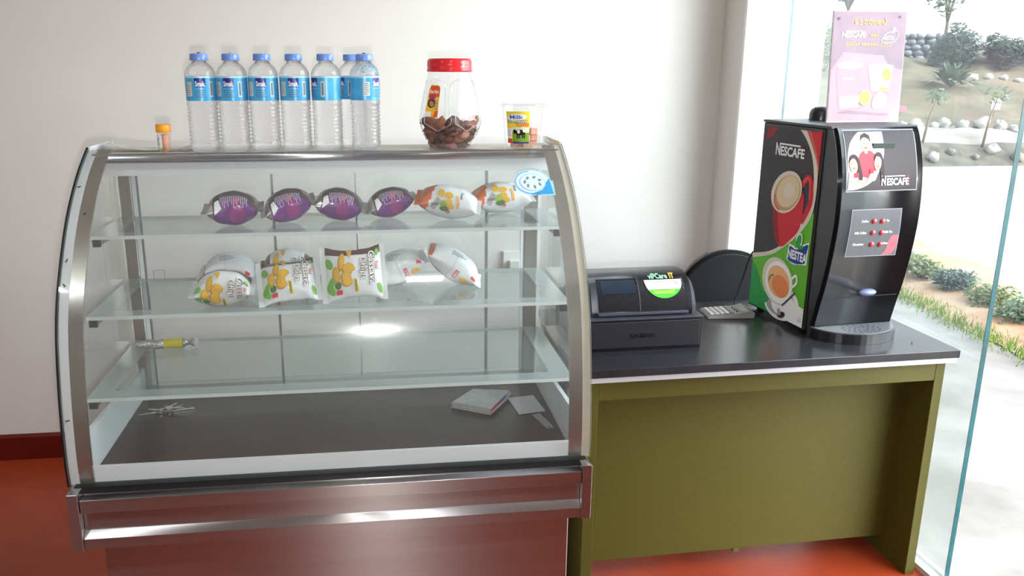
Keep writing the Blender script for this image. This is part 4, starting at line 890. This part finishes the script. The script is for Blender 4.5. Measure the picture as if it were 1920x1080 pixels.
m.mat(mat('sticker_mint', '8fd0a8', .4)).stamp(text('viPCare', .197, .1925, .010, .058, .03), mh, 9, .006); m.mat(mat('sticker_gold', 'e8b84c', .4)).stamp(text('IT', .262, .1925, .010, .014, .04), mh, 9, .006); m.mat(black_flat).stamp(lines(.21, .166, .262, .164, 1, .1, .5, 2), mh, 11)
m.build('round_sticker', rg)['label'] = 'green and white half-round sticker'

# calculator
ca = thing('calculator', 'grey desk calculator with white keys beside the cash register', 'calculator', (1.845, .705, TT), math.radians(-6))
ca.rotation_euler = (0, 0, math.radians(-4))
cg = mat('calculator_grey', '8d8f8e', .4); ck = mat('calculator_key', 'e4e5e3', .35)
m = MB(); m.mat(cg).prism([(-.075, .001), (.075, .001), (.078, .018), (.060, .026), (.030, .018), (-.072, .012), (-.075, .008)], -.045, .045, 'y'); m.build('body', ca)
def cz_(x): return .012+(x+.072)/.102*.006
for i in range(5):
    for j in range(4):
        x, y = -.060+i*.0165, -.032+j*.0195
        m = MB(); m.mat(ck if i < 4 else cg).box(x-.0062, x+.0062, y-.0078, y+.0078, cz_(x)+.0006, cz_(x)+.005, .0015); m.build('key', ca)
for j in range(3):
    m = MB(); m.mat(black_flat).box(.0215, .0265, -.030+j*.022, -.024+j*.022, cz_(.024)+.0006, cz_(.024)+.004, .001); m.build('key', ca)
m = MB(); m.mat(mat('calculator_display', '9fa69a', .2)); m.poly([(.034, -.036, .0208), (.056, -.036, .0256), (.056, .036, .0256), (.034, .036, .0208)]); m.build('display', ca)

# cable of the machine
m = MB(); m.mat(black_rub).tube(catmull([(1.965, .800, TT+.19), (1.958, .812, TT+.16), (1.945, .825, TT+.08), (1.925, .82, TT+.02), (1.92, .80, TT+.0035), (1.94, .77, TT+.0035)], 6), .0028, 8)
tag(m.build('power_cord'), 'thin black cord hanging behind the left side of the drinks machine', 'cord')

# office chair behind the counter
ch = thing('office_chair', 'black office chair with a round-topped back, behind the counter', 'chair', (2.02, 1.02, 0), math.radians(-6))
cf = mat('chair_fabric', '151517', .85, bump=.2, bscale=400); cpl = mat('chair_plastic', '101012', .45)
arch = [(-.20, .50)]+[(-.205*math.cos(a_), .66+.215*math.sin(a_)) for a_ in [PI*k/28 for k in range(29)]]+[(.20, .50)]
m = MB(); m.mat(cpl).prism(arch, .095, .112, 'y'); m.build('backrest', ch)
m = MB(); m.mat(cf).prism([(x*.95, .50+(z-.50)*.965) for x, z in arch], .072, .0948, 'y'); m.build('back_cushion', ch)
m = MB(); m.mat(cf).box(-.21, .21, -.31, .09, .42, .48, .02); m.build('seat', ch)
m = MB(); m.mat(cpl).tube([(0, -.1, .415), (0, -.1, .10)], .025, 14); m.build('gas_column', ch)
m = MB(); m.mat(cpl).tube([(0, .06, .415), (0, .13, .42), (0, .135, .52), (0, .118, .60)], .016, 10); m.build('back_support', ch)
for k in range(5):
    a_ = 2*PI*k/5+.3; m = MB(); m.mat(cpl).tube([(0, -.1, .105), (.13*math.cos(a_), -.1+.13*math.sin(a_), .09), (.24*math.cos(a_), -.1+.24*math.sin(a_), .065)], [.022, .018, .012], 10); lg = m.build('leg', ch)
    m = MB(); m.mat(cpl).tube([(.24*math.cos(a_)-.012, -.1+.24*math.sin(a_), .026), (.24*math.cos(a_)+.012, -.1+.24*math.sin(a_), .026)], .026, 16); m.build('castor', lg)

# wall socket behind the case
so = thing('wall_socket', 'white square socket box low on the wall, seen through the case', 'socket', (1.262, 1.5, .775))
m = MB(); m.mat(mat('socket_white', 'e9e7e2', .4)).box(-.036, .036, -.014, -.0005, -.036, .036, .003); m.build('face_plate', so)
m = MB(); m.mat(mat('socket_white', '')).box(-.012, .030, -.034, -.0145, -.032, .0, .003); m.build('plug', so)

# ------------------------------------------------------------------ outside, seen through the side window
lf = [mat('leaf_grey_green', '4d6048', .7, var=.3, scale=6), mat('leaf_olive', '5c663e', .7, var=.3, scale=6), mat('leaf_dark', '33473c', .7, var=.3, scale=6)]; twig = mat('twig_brown', '6a5e50', .8)
def leaves(m, rd, c, r, n, size, thin=.35):
    for k in range(n):
        while True:
            d = Vector((rd.uniform(-1, 1), rd.uniform(-1, 1), rd.uniform(-.9, 1)))
            if .25 < d.length < 1: break
        p = Vector((c[0]+d.x*r[0], c[1]+d.y*r[1], c[2]+d.z*r[2])); a = Vector((rd.uniform(-1, 1), rd.uniform(-1, 1), rd.uniform(-.3, 1))).normalized(); bb = a.orthogonal().normalized()
        s_ = size*rd.uniform(.6, 1.3); m.poly([p-a*s_, p+bb*s_*thin, p+a*s_, p-bb*s_*thin])
def shrub(name, label, cat, x, y, z, r, n, size, mt, seed, group=None, trunk=0.0):
    t = thing(name, label, cat, (x, y, z), 0, group); rd = random.Random(seed)
    m = MB(); m.mat(mt); 
    for k in range(5):
        a_ = 2*PI*k/5+seed; leaves(m, rd, (r[0]*.45*math.cos(a_), r[1]*.45*math.sin(a_), trunk+r[2]*(.9+.35*rd.uniform(-1, 1))), (r[0]*.6, r[1]*.6, r[2]*.75), n//5, size)
    m.build('foliage', t)
    m = MB(); m.mat(twig); rr = .012+.03*trunk
    m.tube([(0, 0, -.08), (.02, 0, (trunk+r[2]*.6)*.5), (-.03*r[0], .02, trunk+r[2])], [rr*1.3, rr, rr*.5], 7)
    for k in range(4):
        a_ = 2*PI*k/4+.5+seed; m.tube([(.01, 0, (trunk+.02)*.8), (r[0]*.35*math.cos(a_), r[1]*.35*math.sin(a_), trunk+r[2]*.8), (r[0]*.6*math.cos(a_), r[1]*.6*math.sin(a_), trunk+r[2]*1.3)], [rr*.8, rr*.5, rr*.25], 6)
    m.build('trunk' if trunk else 'stem', t); return t
rd = random.Random(11)
for k in range(12):
    s_ = -1.2+.38*k; p = ed(s_, .12+.03*math.sin(k*2.1), .0); r_ = .125+.02*rd.random()
    shrub('roadside_shrub', 'low grey-green leafy shrub in the strip between the pavement and the road', 'shrub', p[0], p[1], -.03, (r_*1.2, r_*1.3, r_*.72), 700, .022, lf[k % 2 if k % 3 else 2], k, 'roadside shrubs outside the window')
gm = MB(); gm.mat(mat('bright_grass', '6a8239', .8, var=.25, scale=5))
for k in range(5200):
    s_ = rd.uniform(-2.2, 4.2); d_ = min(-.10, -.22+rd.gauss(0, .07)); p = Vector(ed(s_, d_, -.045)); h_ = rd.uniform(.02, .065); a_ = rd.uniform(0, 6.3); w_ = Vector((math.cos(a_), math.sin(a_), 0))*.004
    gm.poly([p-w_, p+w_, p+Vector((rd.uniform(-.02, .02), rd.uniform(-.02, .02), h_))])
tag(gm.build('grass'), 'bright green grass at the edge of the pavement below the shrubs', 'grass', kind='stuff')
rk = mat('pale_rock', '999690', .9, var=.15, scale=5, bump=.6, bscale=12); rk2 = mat('grey_rock', '6c6861', .9, var=.2, scale=5, bump=.6, bscale=12)
def rock(s_, d_, r, mt, label, group, seed):
    x, y, z = sd(s_, d_, hz(s_, d_)); m = MB(); m.mat(mt).blob((0, 0, r[2]*.4), r, 12, 8, .28, seed); o = m.build('rock'); o.location = (x, y, z); o.rotation_euler = (0, 0, seed); return tag(o, label, 'rock', group)
for k, (s_, d_, r) in enumerate(((3.4, 5.35, .26), (3.75, 5.45, .2), (4.05, 5.35, .3), (4.4, 5.3, .22), (4.7, 5.25, .18), (5.0, 5.2, .2))): rock(s_, d_, (r*.5, r*.4, r*.32), rk, 'pale rock in the upper row on the hillside outside', 'upper row of hillside rocks', k+1)
for k, (s_, d_, r) in enumerate(((.75, 1.7, .16), (1.0, 1.75, .26), (1.25, 1.6, .18), (1.45, 1.65, .3), (1.7, 1.5, .22), (2.0, 1.45, .28), (2.3, 1.4, .24), (2.55, 1.4, .18))): rock(s_, d_, (r*.48, r*.38, r*.42), rk, 'pale rock in the lower row beside the hillside path', 'lower row of hillside rocks', k+20)
rd = random.Random(5)
for k in range(14):
    s_ = -.6+k*.36+rd.uniform(-.04, .04); r = rd.uniform(.06, .11); rock(s_, .12+rd.uniform(0, .25), (r, r, r*.8), rk2 if k % 3 else rk, 'small grey rock at the foot of the bank across the road', 'rocks at the foot of the bank', k+50)
def agave(s_, d_, r, n, mt, label, seed):
    x, y, z = sd(s_, d_, hz(s_, d_)); m = MB(); m.mat(mt); rd = random.Random(seed)
    for k in range(n):
        a_ = rd.uniform(0, 2*PI); e_ = rd.uniform(.25, 1.3); u_ = Vector((math.cos(a_)*math.cos(e_), math.sin(a_)*math.cos(e_), math.sin(e_))); w_ = Vector((-math.sin(a_), math.cos(a_), 0))*r*.06; p1 = u_*r*.6; p2 = u_*r+Vector((0, 0, -r*.22))
        m.poly([(0, 0, 0), tuple(p1-w_), tuple(p2), tuple(p1+w_)])
    o = m.build('spiky_plant'); o.location = (x, y, z); tag(o, label, 'plant')
agave(3.15, 4.55, .75, 70, lf[0], 'large spiky grey-green plant in the middle of the hillside', 1)
agave(1.2, 3.9, .4, 40, lf[1], 'small spiky plant lower down the hillside, left of the large one', 2)
for (x_, d_, r, n, sz, mt, lb, sd_) in ((4.2, 6.4, (.56, .5, .55), 2600, .07, lf[2], 'dense dark bush on the crest of the hill, left one', 3), (5.35, 6.3, (.5, .5, .42), 2200, .07, lf[2], 'dense dark bush on the crest, right one and lower', 4), (6.5, 6.0, (.45, .45, .4), 1300, .06, lf[0], 'grey bush at the far right of the crest', 5), (.7, 5.2, (.7, .6, .5), 1600, .07, lf[1], 'olive green bush on the slope left of the poster', 6), (2.2, 8.7, (.6, .5, .35), 1400, .06, lf[1], 'green bush above the stone wall', 7)):
    p = sd(x_, d_, hz(x_, d_)); shrub('hillside_bush', lb, 'bush', p[0], p[1], p[2]-.05, r, n, sz, mt, sd_)
for (x_, d_, tr, r, n, lb, sd_, mt) in ((3.0, 9.5, 1.1, (1.3, 1.1, .9), 2600, 'tree with a bluish green crown at the top edge, above the stone wall', 8, mat('leaf_blue_green', '44566a', .7, var=.25, scale=4)), (5.5, 9.2, 1.0, (.6, .6, .9), 700, 'thin airy tree to the right of the bluish tree', 9, lf[0]), (6.9, 6.6, .35, (.3, .3, .35), 700, 'small slender tree at the right end of the crest', 10, lf[2])):
    p = sd(x_, d_, hz(x_, d_)); shrub('hill_tree', lb, 'tree', p[0], p[1], p[2]-.05, r, n, .09, mt, sd_, None, tr)
# dry stone wall
sw = thing('stone_wall', 'low dry-stone wall near the top of the hillside', 'wall', sd(3.6, 7.4, hz(3.6, 7.4))); rd = random.Random(9)
m = MB(); m.mat(mat('wall_stone', '74767c', .9, var=.2, scale=4, bump=.5, bscale=8))
for row in range(5):
    x_ = -2.0
    while x_ < 1.4:
        w_ = rd.uniform(.14, .32); m.blob((x_+w_/2, rd.uniform(-.03, .03), -.05+row*.13), (w_*.52, .13, .075), 8, 5, .2, rd.random()*50); x_ += w_
m.build('stonework', sw); m = MB(); m.mat(rk2).box(-2.0, 1.4, .02, .12, -.3, .45, .01); m.build('wall_core', sw); sw.rotation_euler = (0, 0, math.radians(-6))
# small upright things by the path
for k, (s_, d_, h_) in enumerate(((.5, .55, .75), (1.45, .45, .85))):
    p = sd(s_, d_, hz(s_, d_)); t = thing('leaning_sapling', ('thin leaning sapling at the left of the bank across the road', 'thin dark leaning sapling right of the first one on the bank')[k], 'sapling', p); m = MB(); m.mat(twig).tube([(0, 0, -.1), (.06, 0, h_*.5), (.16, 0, h_)], [.022, .018, .008], 7); m.build('stem', t)
    m = MB(); m.mat(lf[0]); leaves(m, random.Random(k), (.14, 0, h_), (.22, .15, .14), 90, .05); m.build('foliage', t)
p = sd(3.1, 2.85, hz(3.1, 2.85)); t = thing('sign_board', 'small white square board on a post on the hillside at the right', 'sign', p); m = MB(); m.mat(white_flat).box(-.09, .09, -.02, .0, .12, .34, .004); m.build('board', t); m = MB(); m.mat(twig).box(-.015, .015, .001, .02, -.1, .30); m.build('post', t)
p = sd(1.3, 2.9, hz(1.3, 2.9)); t = thing('red_marker', 'small red marker on the hillside, left of the white board', 'marker', p); m = MB(); m.mat(mat('marker_red', 'd0505a', .6)).box(-.10, .10, -.015, .0, .1, .2, .004); m.build('flag', t); m = MB(); m.mat(twig).box(-.012, .012, .001, .015, -.1, .2); m.build('post', t)

# flies
fb = mat('fly_black', '0c0c0e', .5)
def fly(x, y, z, label, rz=0.0, n=(0, 0, 1)):
    t = thing('fly', label, 'fly', (x, y, z)); t.rotation_mode = 'QUATERNION'; t.rotation_quaternion = Vector((0, 0, 1)).rotation_difference(Vector(n)) @ Matrix.Rotation(rz, 3, 'Z').to_quaternion()
    m = MB(); m.mat(fb).blob((0, 0, .0016), (.0034, .0017, .0015), 8, 6, 0); m.blob((.0040, 0, .0017), (.0013, .0014, .0012), 8, 5, 0); m.build('body', t)
    m = MB(); m.mat(dark_grey)
    for s_ in (-1, 1): m.poly([(.001, 0, .0030), (-.005, s_*.0032, .0026), (-.0058, s_*.0014, .0028)])
    m.build('wings', t)
fp = offs(PROF, -.0004)
def fly_glass(x, z, label, rz):
    p = on_curve(x, z, .0); q = on_curve(x, z, .01); fly(p[0], p[1], p[2]+H, label, rz, (0, q[1]-p[1], q[2]-p[2]))
fly_glass(-.007, .655, 'small black fly high on the left white edging of the case', .5)
fly_glass(-.006, .505, 'small black fly on the upper middle of the left white edging', 1.2)
fly_glass(-.006, .455, 'small black fly just below the middle one on the left white edging', 2.2)
fly_glass(-.005, .160, 'small black fly low on the left white edging of the case', .2)
fly_glass(.020, .600, 'small black fly on the left steel strip near the top', .9)
fly(.2645, .512, ZT+.2514, 'small black fly on the cap of the leftmost bottle', .4)
fly(.3442, .512, ZT+.2514, 'small black fly on the cap of the second bottle', 1.7)
fly(.6895, .512, ZT+.2514, 'small black fly on the cap of the rightmost bottle', 2.9)
fly(2.27, .36, TT+.0003, 'small black fly on the counter top near its right corner', 1.0)
fly(2.02, .62, TT+.6268, 'small black fly on the top of the drinks machine, left of the poster', 1.0)
